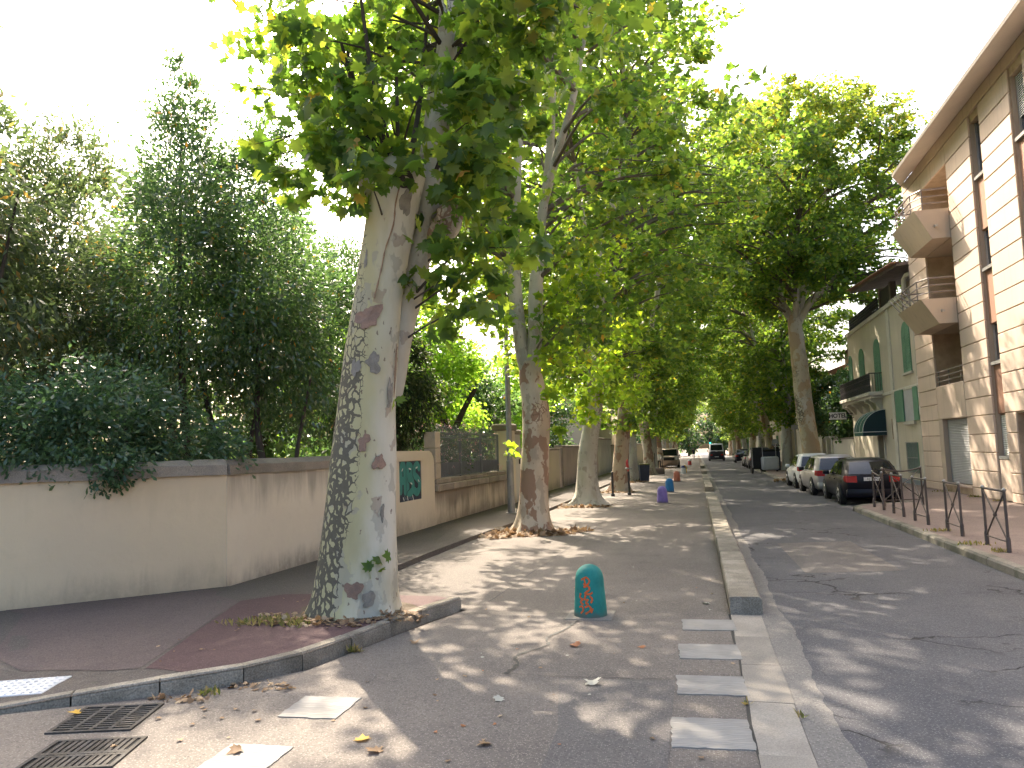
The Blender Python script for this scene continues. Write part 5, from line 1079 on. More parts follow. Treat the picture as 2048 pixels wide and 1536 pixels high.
def iron(y0, y1, x, z0, z1, name='iron_railing', step=.11, orn=True):
    mb = MB(); mb.box(x - .015 - XH, x + .015 - XH, y0 - 38.5, y1 - 38.5, z1 - .03 - .13, z1 - .13); mb.box(x - .012 - XH, x + .012 - XH, y0 - 38.5, y1 - 38.5, z0 - .13, z0 + .03 - .13)
    if orn: mb.box(x - .012 - XH, x + .012 - XH, y0 - 38.5, y1 - 38.5, z0 + (z1 - z0)*.72 - .13, z0 + (z1 - z0)*.72 - .105)
    for y_ in np.arange(y0, y1 + .01, step):
        mb.box(x - .012 - XH, x + .012 - XH, y_ - .015 - 38.5, y_ + .015 - 38.5, z0 - .13, z1 + (.14 if name == 'terrace_fence' else 0) - .13)
        if orn: mb.add([(x - XH - .006, y_ - 38.5, z0 + .2 - .13), (x - XH - .006, y_ + step*.5 - 38.5, z0 + .33 - .13), (x - XH - .006, y_ - 38.5, z0 + .46 - .13), (x - XH - .006, y_ - step*.5 - 38.5, z0 + .33 - .13)], [(0, 1, 2, 3)])
    return mb.build(name, M['ironwork'], ho, kind='stuff')
iron(38.25, 45.2, 8.72, 7.98, 8.60, 'terrace_fence', .14)
# windows with shutters
def arch_shutter(yc, w, z0, z1, x=8.6):
    """pair of closed arched shutter leaves"""
    s_ = hb(8.52, 8.62, yc - w/2 - .12, yc + w/2 + .12, z0 - .10, z0 - .01).build('window_sill', M['hotel_trim'], ho)
    for sg in (-1, 1):
        pts = [(0, z0), (sg*w/2, z0), (sg*w/2, z1 - w*.45)] + [(sg*w/2*math.cos(a), z1 - w*.45 + w*.45*math.sin(a)) for a in np.linspace(.3, math.pi/2, 5)]
        P = [(yc + p[0] + sg*.006, p[1]) for p in pts]; V = [(x - .035 - XH, y - 38.5, z - .13) for y, z in P] + [(x + .01 - XH, y - 38.5, z - .13) for y, z in P]; n_ = len(P)
        o = MB().add(V, [tuple(range(n_)), tuple(range(2*n_ - 1, n_ - 1, -1))] + [(i, (i+1) % n_, n_ + (i+1) % n_, n_ + i) for i in range(n_)]).build('shutter', M['green_wood'], ho)
        for z_ in np.arange(z0 + .12, z1 - w*.5, .11): MB().box(x - .05 - XH, x - .03 - XH, min(yc + sg*.05, yc + sg*(w/2 - .05)) - 38.5, max(yc + sg*.05, yc + sg*(w/2 - .05)) - 38.5, z_ - .13, z_ + .05 - .13).build('louvre', M['green_wood'], o)
arch_shutter(33.5, 1.15, 4.72, 6.80); arch_shutter(38.6, 1.15, 4.30, 6.78); arch_shutter(42.0, 1.15, 4.30, 6.75); arch_shutter(44.8, .9, 4.30, 6.7)
# ground floor window with one leaf thrown open
w_ = hb(8.56, 8.6, 33.0, 34.4, 2.72, 4.05).build('window', M['greybox'], ho)
hb(8.50, 8.62, 32.95, 34.45, 2.58, 2.70).build('window_sill', M['hotel_trim'], ho)
hb(8.50, 8.55, 34.35, 35.6, 2.72, 4.06).build('shutter', M['green_wood'], ho)
hb(8.53, 8.57, 32.32, 32.97, 2.72, 4.06).build('shutter', M['green_wood'], ho)
# barred ground floor window
g_ = hb(8.585, 8.6, 32.95, 34.6, .62, 1.84).build('barred_window', M['green_wood'], ho)
for y_ in np.arange(32.97, 34.6, .13): hb(8.54, 8.56, y_, y_ + .02, .60, 1.86).build('bar', M['lamp_steel'], g_)
for z_ in (.62, 1.2, 1.82): hb(8.545, 8.555, 32.93, 34.62, z_, z_ + .03).build('cross_bar', M['lamp_steel'], g_)
# balcony with consoles and railing
hc(7.98, 8.6, 37.9, 45.45, 4.06, 4.24, .03).build('balcony_slab', M['hotel_trim'], ho); hc(8.1, 8.6, 38.0, 45.35, 3.94, 4.06, .02).build('balcony_moulding', M['hotel_trim'], ho)
for y_ in (38.3, 39.5, 41.0, 42.6, 44.2, 45.1):
    V = [(0, 0, 0), (-.5, 0, 0), (-.5, 0, -.12), (-.3, 0, -.22), (-.12, 0, -.5), (0, 0, -.55)]; V = V + [(x, .18, z) for x, _, z in V]
    MB().add(V, [tuple(range(6)), tuple(range(11, 5, -1))] + [(i, (i+1) % 6, 6 + (i+1) % 6, 6 + i) for i in range(6)]).build('console', M['hotel_trim'], ho, loc=(0, y_ - 38.5, 3.81))
iron(37.98, 45.3, 8.04, 4.25, 5.12)
mb = MB()
for x_ in np.arange(8.06, 8.6, .11): mb.box(x_ - XH, x_ + .016 - XH, 37.97 - 38.5, 37.99 - 38.5, 4.12, 4.98)
mb.box(8.04 - XH, 8.6 - XH, 37.965 - 38.5, 37.995 - 38.5, 4.96, 5.0); mb.build('iron_return', M['ironwork'], ho, kind='stuff')
# entrance
hb(8.92, 8.98, 38.45, 39.4, .15, 2.13).build('door', M['awning_end'], ho); hc(8.545, 8.6, 39.46, 39.62, .13, 2.25).build('door_frame', M['hotel_trim'], ho); hc(8.545, 8.6, 38.22, 38.38, .13, 2.25).build('door_frame', M['hotel_trim'], ho)
hb(8.56, 8.6, 36.95, 37.9, .50, .80).build('notice_plate', M['plinth'], ho)
hb(8.57, 8.6, 36.7, 36.74, 2.0, 2.9).build('cable_cover', M['facade_joint'], ho)
# drain pipe and meter boxes at the joint with the apartment building
MB().tube([(-.07, 32.0 - 38.5, 0), (-.07, 32.0 - 38.5, 7.6)], .05, 10).build('drain_pipe', M['hotel_trim'], ho, smooth=True)
for z_ in (2.9, 3.55, 4.05): hc(8.47, 8.6, 31.75, 31.93, z_, z_ + .35).build('meter_box', M['white'], ho)
# awning
aw = thing('awning', 'dark green barrel awning with pale piping over the hotel door', 'awning', (8.6, 38.85, 2.2))
A0, A1 = -1.0, 1.0; N_ = 12; arc = [(-1.02*math.cos(a), .17 + 1.02*math.sin(a)) for a in np.linspace(0, math.pi/2, N_)]
V = [(x, A0, z) for x, z in arc] + [(x, A1, z) for x, z in arc]
MB().add(V, [(i, i+1, N_+i+1, N_+i) for i in range(N_ - 1)]).build('canopy', M['awning'], aw, smooth=60)
for y_ in (A0, A1): MB().add([(x, y_, z) for x, z in arc] + [(0, y_, .17)], [tuple(range(N_ + 1))]).build('end_panel', M['awning_end'], aw)
MB().box(-1.025, -1.015, A0, A1, 0, .17).build('valance', M['awning'], aw)
for y_ in (A0, A1): MB().box(-1.02, 0, y_ - .004, y_ + .004, 0, .17).build('valance', M['awning_end'], aw)
for y_ in (A0 - .004, -.25, .55, A1): MB().tube([(x*1.008, y_, z + .006) for x, z in arc], .014 if y_ < A0 else .009, 6).build('piping', M['white'], aw, smooth=True)
MB().box(-1.03, 0, A0 - .008, A0 - .003, .155, .185).build('piping', M['white'], aw); MB().box(-1.032, -1.026, A0, A1, .155, .185).build('piping', M['white'], aw)
# sign
sg_ = thing('hotel_sign', 'white projecting sign board reading HOTEL in black letters', 'sign', (8.58, 45.0, 3.4))
MB().cbox(-1.25, -.38, -.05, .05, -.2, .2, .01).build('board', M['white'], sg_); MB().box(-.38, .02, -.02, .02, .1, .14).build('bracket', M['ironwork'], sg_); MB().box(-.38, .02, -.02, .02, -.14, -.10).build('bracket', M['ironwork'], sg_)
for y_, rz in ((-.0515, 0), (.0515, math.pi)):
    tm = text_mesh('HOTEL', .32, .001, True); o = link('lettering', tm, M['black'], sg_, loc=(-.815, y_, 0)); o.rotation_euler = (R(90), 0, rz); o.scale = (.92, 1, 1)
# ---------------------------------------------------------------- houses and walls beyond
bw = thing('side_wall', 'pale garden wall beyond the hotel, behind the parked cars', 'wall', (8.6, 45.5, .1)); MB().box(0, .3, 0, 6.6, -.1, 2.0).build('wall', M['house_pale'], bw); MB().cbox(-.05, .35, 0, 6.6, 2.0, 2.1, .02).build('coping', M['coping'], bw)
for x_, y_, lab in ((8.75, 52.4, 'pale gate pillar at the end of the wall past the hotel'), (8.75, 54.4, 'second pale gate pillar, on the far side of the gateway')):
    q = thing('gate_pillar', lab, 'pillar', (x_, y_, .1)); MB().cbox(-.2, .2, -.2, .2, 0, 2.1, .02).build('shaft', M['house_pale'], q); MB().cbox(-.27, .27, -.27, .27, 2.1, 2.25, .03).build('cap', M['hotel_trim'], q)
def house(name, label, x, y0, y1, h, m, wins, roof=True, depth=8):
    b = thing(name, label, 'house', (x, y0, .1)); W = y1 - y0
    MB().box(0, depth, 0, W, -.2, h).build('wall', m, b)
    if roof:
        V = [(-.4, -.3, h), (-.4, W + .3, h), (depth + .4, W + .3, h), (depth + .4, -.3, h), (depth/2, -.3, h + 1.6), (depth/2, W + .3, h + 1.6)]
        MB().add(V, [(0, 1, 5, 4), (2, 3, 4, 5), (0, 4, 3), (1, 2, 5), (3, 2, 1, 0)]).build('roof', M['tile'], b)
    for (a, c, z0, z1) in wins:
        w = MB().box(-.03, .0, a, c, z0, z1).build('window', M['glass'], b); MB().box(-.08, -.002, a - .1, c + .1, z0 - .12, z0).build('sill', M['hotel_trim'], w)
        MB().box(-.07, -.03, a - .42, a - .02, z0, z1).build('shutter', M['green_wood'] if x > 0 else M['roof_wood'], b); MB().box(-.07, -.03, c + .02, c + .42, z0, z1).build('shutter', M['green_wood'] if x > 0 else M['roof_wood'], b)
    return b
house('pink_house', 'pink house standing back behind the trees past the hotel', 11.5, 50.5, 62, 8.6, M['house_pink'], [(1.5, 2.6, 4.8, 6.6), (5, 6.1, 4.8, 6.6), (8.4, 9.5, 4.8, 6.6), (1.5, 2.6, 1.0, 3.0), (5, 6.1, 1.0, 3.0)])
house('pale_house', 'pale house seen between the second and third trunks on the right', 9.6, 63, 78, 7.0, M['house_pale'], [(2, 3, 1.0, 2.8), (6, 7, 1.0, 2.8), (10, 11, 1.0, 2.8), (2, 3, 4.2, 5.9), (6, 7, 4.2, 5.9), (10, 11, 4.2, 5.9)])
house('pale_house', 'cream house farther along on the right behind the dark parked cars', 9.2, 79, 100, 6.4, M['hotel'], [(2, 3, 1.0, 2.8), (7, 8, 1.0, 2.8), (12, 13, 1.0, 2.8), (2, 3, 4.0, 5.6), (7, 8, 4.0, 5.6), (12, 13, 4.0, 5.6)])
house('pale_house', 'last pale house on the right near the far van', 9.4, 101, 135, 7.5, M['house_pale'], [(4, 5, 1.0, 2.8), (10, 11, 1.0, 2.8), (16, 17, 1.0, 2.8), (4, 5, 4.2, 5.9), (10, 11, 4.2, 5.9), (16, 17, 4.2, 5.9)])
house('white_house', 'white gabled house on the left behind the grey-white wall', -15.5, 60, 70, 5.0, M['house_pale'], [], True, 8)
# garden greenery between the hotel and the first right-hand plane tree
shrub('garden_tree', 'dark evergreen overhanging the wall beside the hotel sign', 'tree', (10.0, 49.5, 0), [(0, 0, 5.6, 1.5, .9, 1000), (-.9, -1.5, 4.3, 1.4, .9, 1300), (-.6, 1.5, 4.0, 1.5, .9, 1300), (-.9, -.4, 2.9, 1.3, .6, 900), (-1.0, -2.6, 3.2, .9, .5, 500)], .2, 'kite', M['laurel_leaf'], 90, [([(0, 0, 0), (0, 0, 3), (0, 0, 5)], .15, .05)])
shrub('garden_tree', 'dark bushy tree in the gateway behind the big right-hand trunk', 'tree', (9.6, 57.5, 0), [(0, 0, 5.5, 1.8, 1.1, 1000), (-.6, -1, 3.6, 1.6, .9, 1100), (-.3, 1.5, 3.4, 1.6, .9, 1000)], .22, 'kite', M['laurel_leaf'], 91, [([(0, 0, 0), (0, 0, 3), (0, 0, 5)], .15, .05)])
# ---------------------------------------------------------------- bollards
def bollard(name, label, loc, m, h=.60, r=.195, slab=True, cap=None, band=None):
    t = thing(name, label, 'bollard', loc, 0, 'painted concrete bollards')
    prof = [(r*1.02, 0), (r*.99, .05), (r*.86, h*.72)] + [(r*.84*math.cos(a), h*.74 + h*.26*math.sin(a)) for a in np.linspace(.1, 1.45, 8)] + [(.004, h)]
    o = MB().lathe(prof, 28).build('body', m, t, smooth=60)
    if slab: MB().cbox(-.27, .27, -.25, .26, -.01, .012, .004).build('footing_slab', M['slab'], t)
    if cap: MB().lathe([(x + .003, z + .003) for x, z in prof if z > h*.5], 20).build('painted_top', cap, t, smooth=60)
    return t
b1 = bollard('bollard', 'teal domed concrete bollard with orange sprayed scribble in the foreground', (-1.31, 9.02, 0), M['teal'])
def on_cyl(strokes, w, h=.60, r=.195):
    """sprayed strokes laid on the bollard: (angle in degrees from the camera side, height)"""
    mb = MB()
    for st_ in strokes:
        P = smooth_path([(a, z, 0) for a, z in st_], 5) if len(st_) > 2 else [Vector((a, z, 0)) for a, z in st_]
        V = []
        for i, p in enumerate(P):
            t = (P[min(i+1, len(P)-1)] - P[max(i-1, 0)]); t = Vector((t.x * .0033, t.y, 0)).normalized(); ww = w * random.uniform(.7, 1.15)
            for s_ in (-1, 1):
                a = p.x + s_ * -t.y * ww/2 / .0033; z = p.y + s_ * t.x * ww/2; rr = (r * (.99 - (z - .05) * .13 / (h*.72 - .05)) if z < h*.72 else r*.84) + .0035
                th = R(-90 - 8 + a); V.append((rr*math.cos(th), rr*math.sin(th), z))
        mb.add(V, [(2*i, 2*i+1, 2*i+3, 2*i+2) for i in range(len(P) - 1)])
    return mb
strk = [[(-18, .44), (2, .47), (16, .43), (4, .38), (-8, .40)], [(-6, .46), (0, .39)], [(-8, .36), (10, .37), (14, .33), (-2, .29), (14, .28), (26, .30)],
        [(-20, .29), (-24, .24), (-12, .22), (-20, .19), (-8, .16)], [(0, .27), (-4, .22), (8, .22), (0, .18), (10, .17)], [(16, .26), (24, .22), (18, .18)],
        [(-26, .13), (-14, .14), (-10, .10), (-20, .06)], [(-4, .13), (10, .15), (18, .11), (6, .075), (-2, .06)], [(18, .07), (24, .12)], [(-18, .17), (22, .20)]]
on_cyl(strk, .022).build('spray_tag', M['spray'], b1)
bollard('bollard', 'purple concrete bollard in front of the blue one', (-1.25, 27.3, 0), M['purple']); bollard('bollard', 'blue concrete bollard just behind the purple one', (-1.22, 33.9, 0), M['blue'])
bollard('bollard', 'orange concrete bollard behind the blue one', (-1.15, 44.0, 0), M['orange']); q = bollard('bollard', 'navy and white concrete bollard with yellow side', (-.98, 56.5, 0), M['white'], cap=M['navy'])
MB().tube([(.17, .02, .05), (.2, .0, .4), (.1, .0, .62)], .06, 8).build('yellow_side', M['yellow'], q)
bollard('bollard', 'farthest bollard, red with a pale top', (-.75, 82.5, 0), M['redp'], cap=M['white'])
# ---------------------------------------------------------------- pavement barriers
def barrier(label, loc, rz, bent=False, L_=.95, h_=.98, group='cross-braced pavement barriers'):
    t = thing('barrier', label, 'barrier', loc, rz, group)
    for s_ in (0, 1):
        MB().tube([(0, L_*s_, 0), (0, L_*s_, h_)], .023, 10).build('post', M['barrier'], t, smooth=True)
        MB().tube([(0, L_*s_, 0), (0, L_*s_, .2), (0, L_*s_, .24)], [.036, .036, .026], 10).build('sleeve', M['barrier'], t, smooth=True)
        MB().lathe([(.005, -.035), (.028, -.02), (.036, 0), (.028, .02), (.005, .035)], 12).build('knob', M['lamp_steel'], t, smooth=True, loc=(0, L_*s_, h_))
    MB().tube([(0, 0, h_ - .02), (0, L_, h_ - .02)] if not bent else smooth_path([(0, 0, h_ - .02), (.05, L_*.5, h_ - .10), (0, L_, h_ - .02)], 4), .021, 8).build('top_rail', M['barrier'], t, smooth=True)
    MB().tube([(0, 0, .16), (0, L_, .16)], .012, 8).build('lower_rail', M['barrier'], t, smooth=True)
    MB().tube([(.0, 0, .16), (0, L_, h_ - .04)], .014, 8).build('brace', M['barrier'], t, smooth=True); MB().tube([(.0, L_, .16), (0, 0, h_ - .04)], .014, 8).build('brace', M['barrier'], t, smooth=True)
    MB().lathe([(.01, -.03), (.045, -.012), (.045, .012), (.01, .03)], 12).xf(Matrix.Translation((0, L_/2, (h_ + .12)/2)) @ Matrix.Rotation(R(90), 4, 'Y')).build('boss', M['barrier'], t, smooth=True)
    return t
for y_, lab in ((13.55, 'nearest brown cross-braced barrier at the right edge'), (15.75, 'second brown cross-braced barrier from the right edge'), (17.85, 'third brown cross-braced barrier from the right edge'), (19.75, 'fourth brown cross-braced barrier, by the kerb before the black car'), (21.75, 'last brown cross-braced barrier of the row, in front of the black car')):
    barrier(lab, (4.72 + random.uniform(-.02, .02), y_, .13), R(random.uniform(-2, 2)), bent=(y_ > 21))
barrier('tall bent barrier standing across the pavement end beside the black car', (5.0, 22.9, .13), R(-70), True, 1.15, 1.05)
# ---------------------------------------------------------------- cars
def wheel(parent, x, y, r, side):
    t = MB().tube([(0, 0, 0), (side*.03, 0, 0), (side*.19, 0, 0), (side*.21, 0, 0)], [r*.93, r, r, r*.94], 24).build('wheel', M['rubber'], parent, smooth=50, loc=(x - side*.2, y, r))
    MB().tube([(side*.212, 0, 0), (side*.216, 0, 0)], [r*.68, r*.66], 20).build('rim', M['rim'], t, smooth=50)
    for k in range(5):
        a = k*1.2566; MB().bar((side*.219, math.cos(a)*r*.12, math.sin(a)*r*.12), (side*.219, math.cos(a)*r*.64, math.sin(a)*r*.64), .028, .012).build('spoke', M['plastic'], t)
    return t
def car(name, label, loc, rz, L_=4.2, W=1.77, H_=1.42, m=None, rear=.18, rake=.55, front=1.35, wind=.75, belt=.90, hood=.78, lights=None, plate=None, group='cars parked along the right kerb', roofw=.72, wagon=False, cabin_m=None):
    """+Y is forward; rear bumper at y=0"""
    t = thing(name, label, 'car', loc, rz, group); hw = W/2; gc = .17
    # lower body: stations along the length
    st_ = [0.0, .03, .10, .25, .6, 1.2, L_*.5, L_ - front - .2, L_ - front + .2, L_ - .55, L_ - .2, L_ - .05, L_]
    def topz(y):
        if y < L_ - front - .05: return belt + .02*math.sin(y/L_*3)
        u = (y - (L_ - front - .05)) / (front + .05); return belt - (belt - hood)*u**.8 - .12*max(0, u - .8)/.2
    def wid(y):
        e = min(y, L_ - y); return hw * (1 - .16*math.exp(-e/.16) - .03*math.exp(-e/.6))
    V = []; K = 9
    for y in st_:
        w = wid(y); zt_ = topz(y); zb = gc + (.10*math.exp(-min(y, L_ - y)/.2))
        if y == 0.0 or y == L_: zt_ -= .10
        for fx_, z in ((0, zb), (.80, zb), (.96, zb + .10), (1.0, zb + (zt_ - zb)*.45), (.985, zb + (zt_ - zb)*.78), (.94, zt_ - .03), (.84, zt_ + .0), (.45, zt_ + .025), (0, zt_ + .03)): V.append((w*fx_, y, z))
    ns = len(st_); V += [(-x, y, z) for x, y, z in V]; F = []; o_ = ns*K
    for i in range(ns - 1):
        for k in range(K - 1):
            F.append((i*K + k, i*K + k + 1, (i+1)*K + k + 1, (i+1)*K + k)); F.append((o_ + i*K + k, o_ + (i+1)*K + k, o_ + (i+1)*K + k + 1, o_ + i*K + k + 1))
    for i in (0, ns - 1): F.append(tuple(i*K + k for k in range(K)) + tuple(o_ + i*K + k for k in range(K - 2, 0, -1)))
    mb = MB().add(V, F); bm = bmesh.new()
    body = mb.build('body', m, t, smooth=50)
    bm.from_mesh(body.data); bmesh.ops.remove_doubles(bm, verts=bm.verts, dist=1e-4); bmesh.ops.recalc_face_normals(bm, faces=bm.faces); bm.to_mesh(body.data); bm.free()
    body.data.polygons.foreach_set('use_smooth', [True]*len(body.data.polygons))
    # cabin
    yb0, yb1 = rear, rear + rake; yf0, yf1 = L_ - front, L_ - front - wind; zb = belt - .04; wb, wt = hw*.93, hw*roofw
    def P(f): return yb0 + (yb1 - yb0)*f**1.15, yf0 + (yf1 - yf0)*f**1.05, wb + (wt - wb)*f**1.2, zb + (H_ - .05 - zb)*f
    def loop(f, inset=0, dz=0):
        y0, y1, w, z = P(f); y0 += inset*1.6; y1 -= inset*2.2; w -= inset; c = .24; z += dz
        return [(w - c*.5, y0, z), (w, y0 + c, z), (w + .012, (y0 + y1)/2, z), (w, y1 - c, z), (w - c*.5, y1, z), (0, y1 + .05, z), (-w + c*.5, y1, z), (-w, y1 - c, z), (-w - .012, (y0+y1)/2, z), (-w, y0 + c, z), (-w + c*.5, y0, z), (0, y0 - .04, z)]
    loops = [loop(0), loop(.3), loop(.6), loop(.82), loop(.95, .015), loop(1.0, .07, .012), loop(1.0, .17, .04), loop(1.0, .36, .052)]; V = [p for l in loops for p in l]; n_ = 12; F = []
    for i in range(len(loops) - 1):
        for k in range(n_): j = (k+1) % n_; F.append((i*n_ + k, i*n_ + j, (i+1)*n_ + j, (i+1)*n_ + k))
    F.append(tuple(range((len(loops) - 1)*n_, len(loops)*n_)))
    MB().add(V, F).build('cabin', cabin_m or m, t, smooth=55)
    # glass
    def patch(fn, nu, nv, name):
        V = [fn(i/nu, j/nv) for j in range(nv + 1) for i in range(nu + 1)]; F = [(j*(nu+1) + i, j*(nu+1) + i + 1, (j+1)*(nu+1) + i + 1, (j+1)*(nu+1) + i) for j in range(nv) for i in range(nu)]
        return MB().add(V, F).build(name, M['carglass'], t, smooth=50)
    def back(u, v):
        f = .16 + .70*v; y0, y1, w, z = P(f); x = (2*u - 1); return (x*(w - .15), y0 - .014 - .04*(1 - abs(x)) + .01*abs(x)**4, z)
    def frontw(u, v):
        f = .10 + .82*v; y0, y1, w, z = P(f); x = (2*u - 1); return (x*(w - .10), y1 + .012 + .05*(1 - abs(x)), z)
    patch(back, 8, 4, 'rear_window'); patch(frontw, 8, 4, 'windscreen')
    for sd_ in (-1, 1):
        for a, b in ((.05, .30), (.34, .62), (.65, .97)) if not wagon else ((.03, .32), (.36, .62), (.65, .97)):
            def side(u, v):
                f = .12 + .76*v; y0, y1, w, z = P(f); y0 += .17; y1 -= .14; uu = a + (b - a)*u; return (sd_*(w + .016 + .012*(1 - abs(2*uu - 1))), y0 + (y1 - y0)*uu, z)
            patch(side, 4, 3, 'side_window')
        # mirror, handles, arches
        MB().cbox(-.10, .10, -.06, .06, -.07, .07, .03).build('mirror', m if m is not M['p_silver'] else M['plastic'], t, smooth=50, loc=(sd_*(hw + .07), yf0 - .42, belt + .05))
        for yy in (L_*.34, L_*.56): MB().cbox(-.015, .015, -.09, .09, -.015, .015, .006).build('door_handle', m, t, loc=(sd_*(hw*.985), yy, belt - .12))
        wr = .315
        for yy in (.72, L_ - .82):
            MB().tube([(sd_*(hw - .16), yy, wr), (sd_*(hw + .004), yy, wr)], [wr + .055, wr + .05], 24).build('wheel_arch', M['plastic'], t, smooth=50); wheel(t, sd_*(hw + .005), yy, wr, sd_)
    # rear details
    (lx0, lx1, lz0, lz1) = lights or (.52, .80, .70, .86)
    for sd_ in (-1, 1):
        V = [(sd_*lx0, .035, lz0), (sd_*lx1, .05, lz0 + .01), (sd_*(lx1 + .045), .20, lz0 + .03), (sd_*(lx1 + .03), .20, lz1), (sd_*lx1, .06, lz1 - .005), (sd_*lx0, .04, lz1)]; V2 = [(x, y - .03 + .0, z) for x, y, z in V]
        V2 = [(x + (sd_*.012 if i in (2, 3) else 0), y - (.065 if i not in (2, 3) else .0), z) for i, (x, y, z) in enumerate(V)]
        MB().add(V2 + [(x*.95, y + .06, z) for x, y, z in V], [(0, 1, 4, 5), (1, 2, 3, 4), (6, 0, 5, 11), (0, 6, 7, 1), (1, 7, 8, 2), (5, 4, 10, 11), (4, 3, 9, 10), (2, 8, 9, 3)]).build('tail_light', M['redlamp'], t)
    pz = .80 if plate else .55
    pl = MB().box(-.26, .26, -.022, .0, pz - .055, pz + .055).build('number_plate', M['plate'], t)
    if plate:
        o = link('plate_lettering', text_mesh(plate, .10, .0005), M['black'], pl, loc=(0, -.0235, pz)); o.rotation_euler = (R(90), 0, 0)
    MB().cbox(-hw*.86, hw*.86, -.025, .12, .24, .50, .03).build('rear_bumper', m, t, smooth=50)
    MB().bar((-.02, rear - .03, belt + .06), (.26, rear + .0, belt + .11), .018).build('wiper', M['plastic'], t)
    return t
car('parked_car', 'black hatchback with red tail lights parked nearest behind the barriers', (5.18, 24.95, 0), R(0), 4.15, 1.77, 1.43, M['p_black'], rear=.10, rake=.62, lights=(.46, .75, .70, .90), plate='AJ  7 PO')
car('parked_car', 'silver hatchback parked between the black and the white car', (5.02, 29.55, 0), R(1), 4.2, 1.76, 1.50, M['p_silver'], rear=.12, rake=.52, lights=(.50, .77, .72, .93), roofw=.72)
car('parked_car', 'small white hatchback parked in front of the silver car', (4.98, 34.4, 0), R(1), 3.9, 1.70, 1.50, M['p_white'], rear=.14, rake=.42, lights=(.56, .74, .74, .95))
car('parked_car', 'dark sports utility car parked beyond the ticket machine', (5.0, 63.6, 0), 0, 4.5, 1.85, 1.72, M['p_dark'], rear=.10, rake=.30, belt=1.02, hood=.95, roofw=.80)
car('parked_car', 'second dark car parked ahead of the sports utility car', (5.0, 70.0, 0), 0, 4.3, 1.78, 1.5, M['p_dark'])
car('parked_car', 'dark car half hidden by trunks farther along the right kerb', (5.0, 86.5, 0), 0, 4.3, 1.78, 1.52, M['p_black'])
# white van far down the road
car('van', 'white-roofed delivery van far down the road, seen from behind', (2.55, 101, 0), 0, 5.0, 1.95, 2.28, M['p_dark'], cabin_m=M['p_white'], rear=.05, rake=.14, front=1.0, wind=.7, belt=1.25, hood=1.1, roofw=.86, group='vehicles on the far road')
# off-roader on the left
jr = car('off_roader', 'tan off-roader parked under the trees on the left, facing the camera', (-2.55, 77.2, 0), R(180), 4.2, 1.80, 1.85, M['p_tan'], rear=.08, rake=.2, front=1.3, wind=.35, belt=1.12, hood=1.08, roofw=.86, group='vehicles on the far road')
MB().cbox(-.5, .5, 4.18, 4.24, .72, 1.0, .02).build('grille', M['plastic'], jr)
for s_ in (-.68, .68): MB().lathe([(.11, 0), (.11, .03), (.06, .05)], 14).xf(Matrix.Translation((s_, 4.17, .86)) @ Matrix.Rotation(R(-90), 4, 'X')).build('headlight', M['white'], jr, smooth=True)
# ---------------------------------------------------------------- street furniture further on
def post(label, loc, h_, r_, top=None):
    t = thing('street_post', label, 'post', loc); MB().tube([(0, 0, 0), (0, 0, h_), (0, 0, h_ + .02)], [r_, r_*.9, r_*.4], 10).build('shaft', M['black'], t, smooth=True); MB().lathe([(r_*1.6, 0), (r_*1.6, .08), (r_, .12)], 10).build('foot', M['black'], t, smooth=True)
    return t
post('slim black post beside the third plane tree', (-3.45, 31.5, 0), 1.0, .05)
q = post('black post with a silver ring and red rag on top', (-2.83, 32.2, 0), .98, .05)
MB().tube([(.11*math.cos(a), .11*math.sin(a), 1.12) for a in np.linspace(0, 6.283, 13)], .03, 8).build('silver_ring', M['lamp_steel'], q, smooth=True)
MB().tube(smooth_path([(-.02, 0, 1.0), (0, .02, 1.12), (-.05, 0, 1.3), (-.03, .03, 1.5)], 3), [.04]*3 + [.06, .045, .065, .05] + [.06, .04, .02], 8).build('red_rag', M['redp'], q, smooth=True)
bn = thing('wheelie_bin', 'dark wheelie bin with olive lid between plane trunks on the left', 'bin', (-3.0, 44.3, 0), R(12))
V = [(-.24, -.27, .08), (.24, -.27, .08), (.24, .27, .08), (-.24, .27, .08), (-.29, -.34, .98), (.29, -.34, .98), (.29, .34, .98), (-.29, .34, .98)]
MB().add(V, [(3, 2, 1, 0), (4, 5, 6, 7), (0, 1, 5, 4), (1, 2, 6, 5), (2, 3, 7, 6), (3, 0, 4, 7)]).build('body', M['bin'], bn); MB().cbox(-.31, .31, -.38, .36, .98, 1.06, .03).build('lid', M['bin_lid'], bn)
for s_ in (-.24, .24): MB().tube([(s_ - .03, .26, .10), (s_ + .03, .26, .10)], .10, 14).build('wheel', M['rubber'], bn, smooth=True)
MB().tube([(-.22, .40, .98), (.22, .40, .98)], .02, 8).build('handle', M['bin'], bn, smooth=True)
bx = thing('planter_box', 'small dark box with thin black posts on the left walking area', 'box', (-2.75, 57.2, 0)); MB().cbox(-.4, .4, -.3, .3, 0, .45, .03).build('body', M['roof_wood'], bx)
for s_ in (-.3, .25): MB().tube([(s_, 0, .4), (s_, 0, 1.55)], .03, 8).build('stake', M['black'], bx, smooth=True)
tm_ = thing('ticket_machine', 'tall dark ticket machine with pale panel and sloped hood on the right pavement', 'ticket machine', (5.6, 57.3, .12), R(0))
